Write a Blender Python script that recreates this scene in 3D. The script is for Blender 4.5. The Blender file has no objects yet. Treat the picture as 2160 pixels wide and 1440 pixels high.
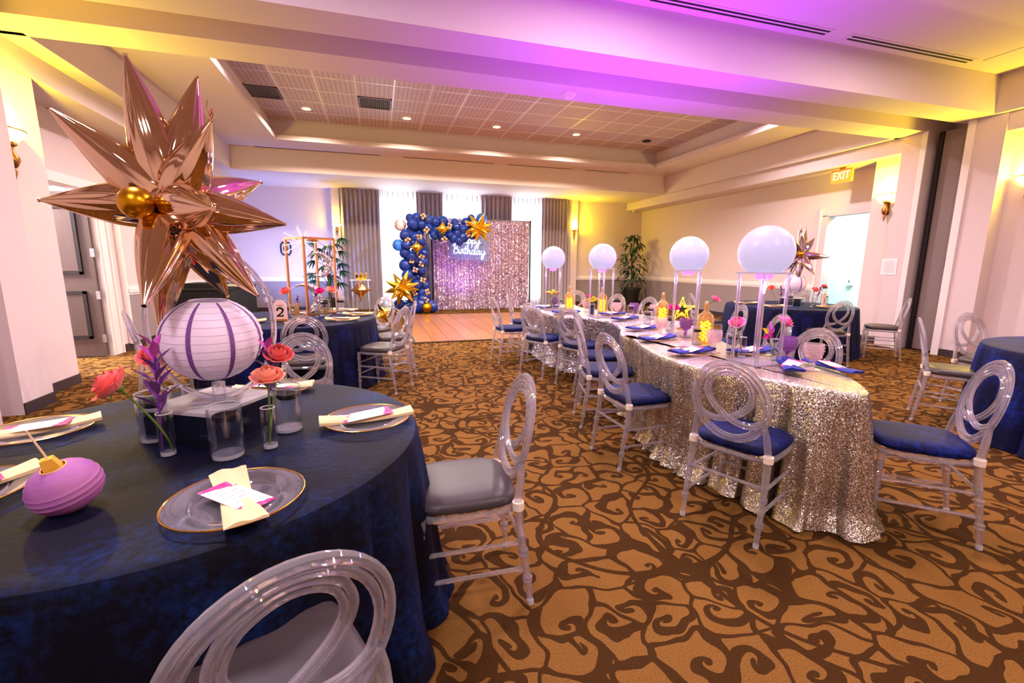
import bpy, bmesh, math, random
from math import sin, cos, pi, radians, atan2, hypot, sqrt
from mathutils import Vector, Matrix, Quaternion
random.seed(7)
C = bpy.context.scene.collection
SC = bpy.context.scene

# ------------------------------------------------------------------ camera
F_PX, PITCH, YAW, ROLL = 942.6, radians(9.784), radians(16.635), radians(0.347)
fwd = Vector((sin(YAW) * cos(PITCH), cos(YAW) * cos(PITCH), -sin(PITCH)))
rgt = Vector((cos(YAW), -sin(YAW), 0))
upv = rgt.cross(fwd)
r2 = rgt * cos(ROLL) + upv * sin(ROLL)
u2 = -rgt * sin(ROLL) + upv * cos(ROLL)
cam = bpy.data.cameras.new('camera')
cam.sensor_width = 36.0
cam.lens = 36.0 * F_PX / 2160.0
cam.clip_start = 0.02
camo = bpy.data.objects.new('camera', cam)
C.objects.link(camo)
m3 = Matrix((r2, u2, -fwd)).transposed()
camo.matrix_world = Matrix.Translation((0, 0, 1.4)) @ m3.to_4x4()
SC.camera = camo

# ------------------------------------------------------------------ view, world, lights
SC.view_settings.view_transform = 'Standard'
SC.view_settings.look = 'None'
SC.view_settings.gamma = 1.0
SC.view_settings.use_curve_mapping = False
SC.view_settings.exposure = 0.30
cy = SC.cycles
cy.max_bounces = 10
cy.diffuse_bounces = 4
cy.glossy_bounces = 4
cy.transmission_bounces = 8
cy.transparent_max_bounces = 12
cy.caustics_reflective = False
cy.caustics_refractive = False
cy.sample_clamp_indirect = 4.0
cy.blur_glossy = 0.6

world = bpy.data.worlds.new('world')
SC.world = world
world.use_nodes = True
wb = world.node_tree.nodes['Background']
wb.inputs[0].default_value = (0.86, 0.93, 1.0, 1)
wb.inputs[1].default_value = 1.4


def light(name, kind, loc, energy, col, size=0.2, aim=None, spot=None, size_y=None, blend=0.6):
    l = bpy.data.lights.new(name, kind)
    l.energy = energy
    l.color = col
    if kind == 'AREA':
        l.size = size
        if size_y:
            l.shape = 'RECTANGLE'
            l.size_y = size_y
    else:
        l.shadow_soft_size = size
    if kind == 'SPOT':
        l.spot_size = radians(spot or 60)
        l.spot_blend = blend
    o = bpy.data.objects.new(name, l)
    o.location = loc
    if aim is not None:
        d = Vector(aim) - Vector(loc)
        o.rotation_euler = d.to_track_quat('-Z', 'Y').to_euler()
    C.objects.link(o)
    return o


AMBER = (1.0, 0.74, 0.03)
# daylight beyond the three sheer-curtained windows
for k, wx in enumerate((0.72, 2.64, 4.77)):
    light('window_daylight', 'AREA', (wx, 15.6, 1.9), 270, (0.88, 0.93, 1.0), 1.3, (wx, 10, 1.3), size_y=3.2)
# daylight through the two doorways
light('corridor_daylight', 'AREA', (-6.2, 7.4, 2.9), 620, (1.0, 0.95, 0.96), 0.6, (-2.9, 7.0, 0.0))
light('passage_lamp', 'AREA', (9.95, 7.2, 3.0), 170, (0.74, 1.0, 0.98), 0.9, (10.2, 7.2, 0))
# added fill lights with no fixtures, under the near ceiling (above and behind the camera)
for lx, ly in ((-1.2, 2.6), (2.2, 3.0), (5.6, 2.8), (-1.2, -1.2), (2.4, -1.2), (6.0, -1.2)):
    light('ceiling_fill', 'AREA', (lx, ly, 4.0), 95, (1.0, 0.75, 0.71) if lx > 0 else (0.94, 0.79, 0.92), 0.5, (lx, ly, 0))
# recessed downlights in the tray ceiling of the far half
for lx in (-1.24, 0.75, 2.75, 4.73):
    light('downlight_beam', 'SPOT', (lx, 10.55, 4.44), 330, (1.0, 0.78, 0.60), 0.06, (lx, 10.55, 0), spot=150, blend=0.5)
for lx in (-1.24, 0.75, 2.75, 4.73, 6.7):
    light('downlight_beam', 'SPOT', (lx, 7.4, 4.44), 310, (1.0, 0.80, 0.82), 0.06, (lx, 7.4, 0), spot=150, blend=0.5)
# coloured party uplights
light('violet_uplight', 'SPOT', (3.0, 4.0, 1.15), 620, (0.45, 0.03, 1.0), 0.10, (2.9, 4.5, 4.0), spot=128, blend=1.0)
light('blue_uplight', 'SPOT', (-2.2, 12.9, 0.2), 430, (0.20, 0.34, 1.0), 0.10, (-2.3, 14.6, 2.6), spot=130, blend=1.0)
light('violet_backdrop_light', 'SPOT', (2.2, 12.6, 0.15), 120, (0.45, 0.15, 1.0), 0.06, (2.5, 14.0, 1.6), spot=80, blend=1.0)

# ------------------------------------------------------------------ materials


def lin(h):
    h = h.lstrip('#')
    out = []
    for i in (0, 2, 4):
        c = int(h[i:i + 2], 16) / 255
        out.append(c / 12.92 if c <= 0.04045 else ((c + 0.055) / 1.055) ** 2.4)
    return (*out, 1.0)


class NT:
    """tiny helper to write shader graphs"""

    def __init__(s, name):
        s.m = bpy.data.materials.new(name)
        s.m.use_nodes = True
        s.t = s.m.node_tree
        s.bsdf = s.t.nodes['Principled BSDF']
        s.out = s.t.nodes['Material Output']

    def n(s, typ, ins=None, **props):
        nd = s.t.nodes.new(typ)
        for k, v in props.items():
            setattr(nd, k, v)
        for k, v in (ins or {}).items():
            if isinstance(v, bpy.types.NodeSocket):
                s.t.links.new(v, nd.inputs[k])
            else:
                nd.inputs[k].default_value = v
        return nd

    def math(s, op, a, b=0.0, c=None):
        ins = {0: a, 1: b}
        if c is not None:
            ins[2] = c
        return s.n('ShaderNodeMath', ins, operation=op).outputs[0]

    def coord(s, what='Object', scale=None):
        o = s.n('ShaderNodeTexCoord').outputs[what]
        if scale:
            o = s.n('ShaderNodeMapping', {'Vector': o, 'Scale': scale}).outputs[0]
        return o

    def noise(s, vec, scale, detail=3.0, rough=0.5, out='Fac'):
        return s.n('ShaderNodeTexNoise', {'Vector': vec, 'Scale': scale, 'Detail': detail, 'Roughness': rough}).outputs[out]

    def ramp(s, fac, stops):
        r = s.n('ShaderNodeValToRGB', {'Fac': fac})
        el = r.color_ramp.elements
        el[0].position, el[0].color = stops[0][0], stops[0][1]
        el[1].position, el[1].color = stops[-1][0], stops[-1][1]
        for p, c in stops[1:-1]:
            e = el.new(p)
            e.color = c
        return r.outputs[0]

    def mix(s, fac, a, b):
        nd = s.n('ShaderNodeMix', None, data_type='RGBA')
        for i, v in ((0, fac), (6, a), (7, b)):
            if isinstance(v, bpy.types.NodeSocket):
                s.t.links.new(v, nd.inputs[i])
            else:
                nd.inputs[i].default_value = v
        return nd.outputs[2]

    def bump(s, h, strength=0.3, dist=0.01, normal=None):
        ins = {'Height': h, 'Strength': strength, 'Distance': dist}
        b = s.n('ShaderNodeBump', ins)
        s.set(**{'Normal': b.outputs[0]})
        return b.outputs[0]

    def set(s, **kw):
        for k, v in kw.items():
            k = k.replace('_', ' ')
            if isinstance(v, bpy.types.NodeSocket):
                s.t.links.new(v, s.bsdf.inputs[k])
            else:
                s.bsdf.inputs[k].default_value = v
        return s


def pm(name, col, rough=0.5, metal=0.0, emit=None, estr=0.0, spec=0.5, bump=None, trans=0.0, ior=1.45, coat=0.0, alpha=1.0, sheen=0.0):
    """plain principled material; bump = (scale, strength)"""
    x = NT(name)
    c = lin(col) if isinstance(col, str) else (*col, 1.0)
    x.set(Base_Color=c, Roughness=rough, Metallic=metal)
    x.bsdf.inputs['Specular IOR Level'].default_value = spec
    x.bsdf.inputs['IOR'].default_value = ior
    x.bsdf.inputs['Transmission Weight'].default_value = trans
    x.bsdf.inputs['Coat Weight'].default_value = coat
    x.bsdf.inputs['Sheen Weight'].default_value = sheen
    x.bsdf.inputs['Alpha'].default_value = alpha
    if emit:
        x.set(Emission_Color=lin(emit) if isinstance(emit, str) else (*emit, 1.0), Emission_Strength=estr)
    if bump:
        h = x.noise(x.coord(), bump[0], 3.0)
        x.bump(h, bump[1], 0.004)
    return x.m


def m_wall(name, col, var=0.06):
    x = NT(name)
    co = x.coord()
    n = x.noise(co, 1.3, 4.0)
    c = lin(col)
    d = tuple(v * (1 - var) for v in c[:3]) + (1,)
    x.set(Base_Color=x.mix(n, d, c), Roughness=0.75)
    x.bsdf.inputs['Specular IOR Level'].default_value = 0.25
    x.bump(x.noise(co, 160.0, 2.0), 0.12, 0.003)
    return x.m


def m_carpet():
    x = NT('carpet')
    co = x.coord()
    warp = x.noise(co, 2.2, 2.0, 0.5, 'Color')
    wv = x.n('ShaderNodeVectorMath', {0: warp, 1: (0.5, 0.5, 0.5)}, operation='SUBTRACT').outputs[0]
    wv = x.n('ShaderNodeVectorMath', {0: wv, 'Scale': 0.30}, operation='SCALE').outputs[0]
    w2 = x.n('ShaderNodeVectorMath', {0: x.noise(co, 6.5, 1.0, 0.5, 'Color'), 1: (0.5, 0.5, 0.5)}, operation='SUBTRACT').outputs[0]
    w2 = x.n('ShaderNodeVectorMath', {0: w2, 'Scale': 0.11}, operation='SCALE').outputs[0]
    p = x.n('ShaderNodeVectorMath', {0: co, 1: wv}, operation='ADD').outputs[0]
    p = x.n('ShaderNodeVectorMath', {0: p, 1: w2}, operation='ADD').outputs[0]

    def scrolls(scale, off, tight, wid):
        q = x.n('ShaderNodeVectorMath', {0: p, 1: (off, off * 1.7, 0)}, operation='ADD').outputs[0]
        v = x.n('ShaderNodeTexVoronoi', {'Vector': q, 'Scale': scale, 'Randomness': 0.85}, voronoi_dimensions='2D', feature='F1')
        d = x.n('ShaderNodeVectorMath', {0: q, 1: v.outputs['Position']}, operation='SUBTRACT').outputs[0]
        s = x.n('ShaderNodeSeparateXYZ', {0: d})
        rnd = x.n('ShaderNodeSeparateColor', {0: v.outputs['Color']})
        th = x.math('ARCTAN2', s.outputs[1], s.outputs[0])
        r = x.math('MULTIPLY', x.math('SQRT', x.math('ADD', x.math('POWER', s.outputs[0], 2.0), x.math('POWER', s.outputs[1], 2.0))), scale)
        hand = x.math('SIGN', x.math('SUBTRACT', rnd.outputs[0], 0.5))
        ph = x.math('ADD', x.math('MULTIPLY', th, hand), x.math('MULTIPLY', x.math('LOGARITHM', x.math('ADD', r, 0.035), 2.71828), tight))
        ph = x.math('ADD', ph, x.math('MULTIPLY', rnd.outputs[1], 6.28))
        fr = x.math('FRACT', x.math('DIVIDE', ph, 2 * pi))
        tri = x.math('ABSOLUTE', x.math('SUBTRACT', fr, 0.5))
        width = x.math('ADD', wid, x.math('MULTIPLY', x.math('SUBTRACT', 0.16, r), 0.16))
        band = x.math('SMOOTHSTEP' if False else 'LESS_THAN', tri, width)
        core = x.math('LESS_THAN', r, 0.075)
        return x.math('MAXIMUM', band, core), q

    sp, q = scrolls(4.7, 0.3, 3.2, 0.19)
    e = x.n('ShaderNodeTexVoronoi', {'Vector': q, 'Scale': 4.7, 'Randomness': 0.85}, voronoi_dimensions='2D', feature='DISTANCE_TO_EDGE').outputs['Distance']
    edge = x.math('LESS_THAN', e, 0.055)
    big = x.noise(co, 1.15, 0.0)
    stem = x.math('LESS_THAN', x.math('ABSOLUTE', x.math('SUBTRACT', big, 0.5)), 0.010)
    mask = x.math('MAXIMUM', x.math('MAXIMUM', sp, edge), stem)
    fib = x.noise(co, 170.0, 2.0)
    blot = x.noise(co, 0.9, 3.0)
    light_c = x.mix(fib, lin('#432a10'), lin('#9c7038'))
    dark_c = x.mix(fib, lin('#211408'), lin('#4a3016'))
    col = x.mix(mask, light_c, dark_c)
    col = x.mix(x.math('MULTIPLY', blot, 0.35), col, lin('#4a2e14'))
    x.set(Base_Color=col, Roughness=0.95)
    x.bsdf.inputs['Specular IOR Level'].default_value = 0.05
    h = x.math('ADD', x.math('MULTIPLY', x.math('SUBTRACT', 1.0, mask), 0.6), fib)
    x.bump(h, 0.35, 0.004)
    return x.m


def m_velvet(name, dark, bright, scale=26.0, sheen=0.6, tint='#1a3ab4'):
    x = NT(name)
    co = x.coord()
    n1 = x.noise(co, 3.5, 3.0)
    n2 = x.noise(co, scale, 5.0, 0.65)
    f = x.math('MULTIPLY', x.math('POWER', n2, 2.0), x.math('MULTIPLY', x.math('POWER', n1, 2.5), 3.4))
    x.set(Base_Color=x.ramp(f, [(0.10, lin(dark)), (0.70, lin(bright))]), Roughness=0.65)
    x.bsdf.inputs['Sheen Weight'].default_value = sheen
    x.bsdf.inputs['Sheen Roughness'].default_value = 0.4
    x.bsdf.inputs['Sheen Tint'].default_value = lin(tint)
    x.bsdf.inputs['Specular IOR Level'].default_value = 0.15
    x.bump(n2, 0.25, 0.01)
    return x.m


def m_sequin(name, c1, c2, scale=240.0, tilt=0.9, rough=0.28, metal=0.9):
    x = NT(name)
    co = x.coord()
    v = x.n('ShaderNodeTexVoronoi', {'Vector': co, 'Scale': scale}, feature='F1')
    g = x.n('ShaderNodeNewGeometry').outputs['Normal']
    d = x.n('ShaderNodeVectorMath', {0: v.outputs['Color'], 1: (0.5, 0.5, 0.5)}, operation='SUBTRACT').outputs[0]
    d = x.n('ShaderNodeVectorMath', {0: d, 'Scale': tilt}, operation='SCALE').outputs[0]
    nn = x.n('ShaderNodeVectorMath', {0: g, 1: d}, operation='ADD').outputs[0]
    nn = x.n('ShaderNodeVectorMath', {0: nn}, operation='NORMALIZE').outputs[0]
    rnd = x.n('ShaderNodeSeparateColor', {0: v.outputs['Color']}).outputs[1]
    x.set(Base_Color=x.mix(rnd, lin(c1), lin(c2)), Roughness=rough, Metallic=metal, Normal=nn)
    return x.m


def m_acrylic(name, tint=(0.97, 0.95, 1.0), clear=0.38, rough=0.03, milk=0.12, ior=1.49):
    """clear cast acrylic: refracting glass with some straight-through light and a little milkiness"""
    x = NT(name)
    t = x.t
    g = x.n('ShaderNodeBsdfGlass', {'Color': (*tint, 1), 'Roughness': rough, 'IOR': ior})
    tr = x.n('ShaderNodeBsdfTransparent', {'Color': (*tint, 1)})
    df = x.n('ShaderNodeBsdfDiffuse', {'Color': (*tint, 1)})
    a = x.n('ShaderNodeMixShader', {0: clear, 1: g.outputs[0], 2: tr.outputs[0]})
    b = x.n('ShaderNodeMixShader', {0: milk, 1: a.outputs[0], 2: df.outputs[0]})
    t.links.new(b.outputs[0], x.out.inputs[0])
    return x.m


def m_thin_glass(name, tint=(1, 1, 1), rough=0.02, body=0.0, opacity=0.0):
    """thin-walled glass: straight-through light plus fresnel reflection"""
    x = NT(name)
    lw = x.n('ShaderNodeLayerWeight', {'Blend': 0.5}).outputs['Facing']
    fac = x.math('ADD', 0.03, x.math('MULTIPLY', 0.9, x.math('POWER', lw, 3.0)))
    tr = x.n('ShaderNodeBsdfTransparent', {'Color': (*tint, 1)})
    gl = x.n('ShaderNodeBsdfGlossy', {'Color': (1, 1, 1, 1), 'Roughness': rough})
    s = x.n('ShaderNodeMixShader', {0: fac, 1: tr.outputs[0], 2: gl.outputs[0]})
    if opacity:
        df = x.n('ShaderNodeBsdfDiffuse', {'Color': (*tint, 1)})
        s = x.n('ShaderNodeMixShader', {0: opacity, 1: s.outputs[0], 2: df.outputs[0]})
    x.t.links.new(s.outputs[0], x.out.inputs[0])
    return x.m


def m_sheer():
    x = NT('sheer_fabric')
    tl = x.n('ShaderNodeBsdfTranslucent', {'Color': (0.95, 0.95, 0.98, 1)})
    df = x.n('ShaderNodeBsdfDiffuse', {'Color': (0.9, 0.88, 0.9, 1)})
    tr = x.n('ShaderNodeBsdfTransparent', {'Color': (1, 1, 1, 1)})
    a = x.n('ShaderNodeMixShader', {0: 0.35, 1: tl.outputs[0], 2: df.outputs[0]})
    b = x.n('ShaderNodeMixShader', {0: 0.35, 1: a.outputs[0], 2: tr.outputs[0]})
    x.t.links.new(b.outputs[0], x.out.inputs[0])
    return x.m


def m_paper_lantern(name, c1, c2, emit=0.0):
    x = NT(name)
    co = x.coord()
    n = x.noise(co, 9.0, 4.0)
    fine = x.noise(co, 90.0, 3.0)
    col = x.mix(n, lin(c1), lin(c2))
    x.set(Base_Color=col, Roughness=0.7, Emission_Color=col, Emission_Strength=emit)
    x.bump(fine, 0.3, 0.003)
    return x.m


def m_card():
    """menu card: cream paper with purple-pink painted corners"""
    x = NT('menu_card_print')
    s = x.n('ShaderNodeSeparateXYZ', {0: x.coord('Object')})
    d = x.math('ADD', x.math('ABSOLUTE', s.outputs[1]), x.math('MULTIPLY', x.math('MULTIPLY', s.outputs[0], x.math('SIGN', s.outputs[1])), 0.35))
    d2 = x.math('ADD', x.math('ABSOLUTE', s.outputs[1]), 0.0)
    nz = x.noise(x.coord('Object'), 40.0, 3.0)
    dd = x.math('ADD', d, x.math('MULTIPLY', x.math('SUBTRACT', nz, 0.5), 0.03))
    m = x.math('GREATER_THAN', dd, 0.070)
    paint = x.ramp(nz, [(0.3, lin('#8a1f8f')), (0.5, lin('#d21f7c')), (0.7, lin('#f06ab8'))])
    lines = x.n('ShaderNodeTexWave', {'Vector': x.coord('Object'), 'Scale': 14.0, 'Distortion': 0.0}, wave_type='BANDS', bands_direction='Y').outputs[1]
    words = x.noise(x.coord('Object', (220, 20, 1)), 1.0, 1.0)
    ink = x.math('MULTIPLY', x.math('GREATER_THAN', lines, 0.86), x.math('GREATER_THAN', words, 0.5))
    inside = x.math('LESS_THAN', x.math('ABSOLUTE', s.outputs[0]), 0.028)
    ink = x.math('MULTIPLY', x.math('MULTIPLY', ink, inside), x.math('LESS_THAN', d2, 0.062))
    paper = x.mix(x.math('MULTIPLY', ink, 0.6), lin('#f6e6d8'), lin('#7d5a66'))
    x.set(Base_Color=x.mix(m, paper, paint), Roughness=0.6)
    return x.m


def m_tile():
    x = NT('pressed_ceiling_tile')
    co = x.coord('Object')
    b = x.n('ShaderNodeTexBrick', {'Vector': co, 'Color1': lin('#d8c3c4'), 'Color2': lin('#cfb8bb'), 'Mortar': lin('#9a8288'), 'Scale': 1.0, 'Mortar Size': 0.006,
                                   'Brick Width': 0.083, 'Row Height': 0.041}, offset=0.0)
    x.set(Base_Color=b.outputs[0], Roughness=0.6)
    x.bump(x.math('SUBTRACT', 1.0, b.outputs[1]), 0.9, 0.012)
    return x.m


def m_wood(name, c1, c2, scale=(3, 40, 3), rough=0.35, coat=0.0):
    x = NT(name)
    co = x.coord('Object', scale)
    n = x.noise(co, 1.0, 5.0, 0.6)
    oi = x.n('ShaderNodeObjectInfo').outputs['Random']
    c = x.mix(n, lin(c1), lin(c2))
    hsv = x.n('ShaderNodeHueSaturation', {'Color': c, 'Value': x.math('ADD', 0.86, x.math('MULTIPLY', oi, 0.28))}).outputs[0]
    x.set(Base_Color=hsv, Roughness=rough)
    x.bsdf.inputs['Coat Weight'].default_value = coat
    return x.m


M = {}
M['wall'] = m_wall('painted_wall', '#d8c6c8')
M['wain'] = m_wall('wainscot_paint', '#94868a')
M['ceil'] = m_wall('ceiling_paint', '#dccccc')
M['white'] = pm('white_gloss_trim', '#e6dcdc', 0.35)
M['base'] = pm('dark_baseboard', '#3a2d33', 0.45)
M['carpet'] = m_carpet()
M['navy'] = m_velvet('navy_crushed_velvet', '#01010c', '#0a2c66', 45.0, 0.14)
M['navyplain'] = m_velvet('navy_plain_velvet', '#02031e', '#0a1c70', 20.0, 0.12)
M['blue'] = m_velvet('royal_blue_velvet', '#02052a', '#14309a', 30.0, 0.35)
M['silver'] = m_sequin('silver_gold_sequins', '#6e5f4c', '#efe4d0', 270.0, 0.75, 0.30)
M['rosequin'] = m_sequin('rose_silver_sequins', '#c4a4c4', '#f6e6f6', 34.0, 1.5, 0.2, 0.65)
M['silverfar'] = m_sequin('silver_sequins_far', '#85788c', '#f6ecf4', 120.0, 1.0, 0.28, 0.8)
M['acry'] = m_acrylic('clear_acrylic')
M['acryf'] = m_acrylic('frosted_acrylic', (0.93, 0.92, 0.95), 0.15, 0.25, 0.45)
M['glass'] = m_thin_glass('clear_glass', (0.97, 0.98, 1.0))
M['plate'] = m_thin_glass('plate_glass', (0.92, 0.91, 0.96), 0.05, opacity=0.05)
M['water'] = m_acrylic('vase_water', (0.97, 0.98, 1.0), 0.78, 0.0, 0.0, 1.33)
M['pinkg'] = m_thin_glass('pink_pressed_glass', (0.98, 0.80, 0.88), 0.12, opacity=0.30)
M['purpg'] = m_thin_glass('purple_pressed_glass', (0.66, 0.36, 0.72), 0.12, opacity=0.25)
M['goblet'] = m_thin_glass('clear_pressed_glass', (1.0, 0.90, 0.90), 0.15, opacity=0.20)
M['amberg'] = m_thin_glass('amber_bottle_glass', (1.0, 0.86, 0.50), 0.04, opacity=0.08)
M['gold'] = pm('gold_rim', '#e8b24a', 0.22, 1.0)
M['brass'] = pm('antique_brass', '#a9773a', 0.3, 1.0)
M['vinyl'] = pm('grey_vinyl', '#433b3e', 0.40, spec=0.4, bump=(300, 0.1))
M['tie'] = pm('cream_ribbon', '#efe0cc', 0.6)
M['chrome'] = pm('champagne_foil', '#e8c49c', 0.05, 1.0)
M['silverfoil'] = pm('silver_rose_foil', '#d9c6cc', 0.07, 1.0)
M['goldfoil'] = pm('gold_foil', '#ffd84a', 0.18, 1.0)
M['goldball'] = pm('gold_chrome_balloon', '#d79a18', 0.28, 1.0)
M['peach'] = pm('peach_gold_latex', '#d8b08a', 0.2, 0.45)
M['navyball'] = pm('navy_latex', '#133590', 0.14, spec=0.6, trans=0.12)
M['blueball'] = pm('translucent_blue_latex', '#3a70c8', 0.14, trans=0.35)
M['confball'] = pm('clear_pink_confetti_latex', '#e8b0a8', 0.12, trans=0.45)
M['curtain'] = pm('mauve_drapes', '#a99ca6', 0.8, sheen=0.3)
M['sheer'] = m_sheer()
M['lantern'] = m_paper_lantern('white_paper_lantern', '#f6e8f2', '#ead0ee', 0.06)
M['lanstripe'] = pm('purple_lantern_stripe', '#7a4a94', 0.7)
M['lanwire'] = pm('lantern_wire', '#b79ab8', 0.5)
M['toy'] = m_paper_lantern('purple_paper', '#7d3a9a', '#c07aa8', 0.0)
M['toygold'] = pm('yellow_card_block', '#f0b840', 0.5)
M['stick'] = pm('pale_wood_stick', '#e6c79a', 0.5)
M['coral'] = pm('coral_rose_petal', '#ef5f5a', 0.6, sheen=0.3)
M['peachrose'] = pm('peach_rose_petal', '#f59a7c', 0.6, sheen=0.3)
M['pinkrose'] = pm('pink_rose_petal', '#ee6f9c', 0.6, sheen=0.3)
M['hotpink'] = pm('hot_pink_petal', '#e61e8c', 0.6)
M['yellowfl'] = pm('yellow_petal', '#f2d21e', 0.6)
M['purpleleaf'] = pm('purple_leaf', '#6a1e86', 0.5, sheen=0.2)
M['violetleaf'] = pm('violet_pink_leaf', '#c04ab0', 0.5)
M['stem'] = pm('green_stem', '#5e7a22', 0.5)
M['leaf'] = pm('green_leaf', '#1c4a34', 0.45)
M['leafd'] = pm('dark_green_leaf', '#163a22', 0.4)
M['trunk'] = pm('plant_trunk', '#4a3a2a', 0.8)
M['pot'] = pm('black_pot', '#14100f', 0.5)
M['wax'] = pm('black_wax', '#050304', 0.7, spec=0.2)
M['napkin'] = pm('cream_napkin', '#f0d2a0', 0.8, bump=(400, 0.1))  # cream, with the warm light on the cloth mixed into the colour
M['bluenap'] = pm('navy_napkin', '#1a2488', 0.75, bump=(400, 0.1))
M['card'] = m_card()
M['paper'] = pm('white_paper', '#eee4e6', 0.6)
M['ink'] = pm('black_ink', '#0b0a10', 0.5)
M['pinkcard'] = pm('pale_pink_card', '#f3c8c0', 0.6)
M['copper'] = pm('copper_frame', '#b97a52', 0.35, 0.7)
M['wood'] = m_wood('gold_wood', '#b8863c', '#8a5a24')
M['parquet'] = m_wood('parquet', '#b57b44', '#9a6434', (3, 40, 3), 0.28, 0.3)
M['edge'] = pm('dance_floor_edge', '#1a1412', 0.5)
M['blackcloth'] = pm('black_cloth', '#08070c', 0.8)
M['door'] = m_wood('dark_brown_door', '#3c2a28', '#503a36', (30, 30, 2), 0.45)
M['steel'] = pm('steel_hardware', '#8a868a', 0.35, 1.0)
M['darkmetal'] = pm('dark_metal', '#241c1f', 0.5, 0.5)
M['partition'] = m_wall('grey_partition_fabric', '#847572')
M['vent'] = pm('vent_metal', '#6d5a62', 0.5, 0.3)
M['black'] = pm('matt_black', '#050407', 0.7)
M['tile'] = m_tile()
M['orange'] = pm('orange_exit_plate', '#f0a836', 0.5, emit='#f0a030', estr=0.06)
M['exitwhite'] = pm('exit_letters', '#fff6d8', 0.5, emit='#fff2c8', estr=0.5)
M['lampglass'] = pm('frosted_lamp_glass', '#fff2b0', 0.4, emit=(1.0, 0.80, 0.22), estr=3.0)
M['downlight'] = pm('downlight_lens', '#fff0b0', 0.4, emit=(1.0, 0.86, 0.35), estr=3.0)
M['orb'] = pm('lit_orb', '#8f88b4', 0.35, emit=(0.80, 0.72, 1.0), estr=0.50)
M['orbrim'] = pm('violet_orb_rim', '#5a2a9a', 0.3)
M['puck'] = pm('violet_led_puck', '#d08ae8', 0.4, emit=(0.75, 0.30, 1.0), estr=0.8)
M['fairy'] = pm('fairy_bulbs', '#ffd02a', 0.4, emit=(1.0, 0.66, 0.02), estr=2.6)
M['neon'] = pm('white_neon_tube', '#f4fffa', 0.4, emit=(0.85, 1.0, 0.98), estr=1.8)
M['neonback'] = m_thin_glass('neon_backing_acrylic', (0.75, 0.85, 1.0), 0.05, opacity=0.15)
M['star'] = pm('yellow_marquee_star', '#f0c020', 0.4, emit=(1.0, 0.74, 0.05), estr=0.7)
M['corrwarm'] = pm('pale_warm_wall', '#efe6e2', 0.7)
M['corrwall'] = pm('pale_cyan_wall', '#d8f4f0', 0.7)
M['ledcandle'] = pm('white_led_wand', '#ffffff', 0.4, emit=(0.7, 0.95, 1.0), estr=1.2)
M['burst'] = pm('white_light_wire', '#ffffff', 0.4, emit=(0.9, 0.92, 1.0), estr=0.9)
M['crystal'] = m_sequin('crystal_beads', '#b8a8b8', '#ffffff', 60.0, 0.9, 0.2, 0.6)
M['mirrorblue'] = pm('mirrored_acrylic', '#3a3f55', 0.06, 0.85)
M['teal'] = pm('dark_blue_vase', '#101a66', 0.25)
M['cyan'] = pm('pale_blue_stem', '#8ac4e6', 0.4)

# ------------------------------------------------------------------ mesh helpers


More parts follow.
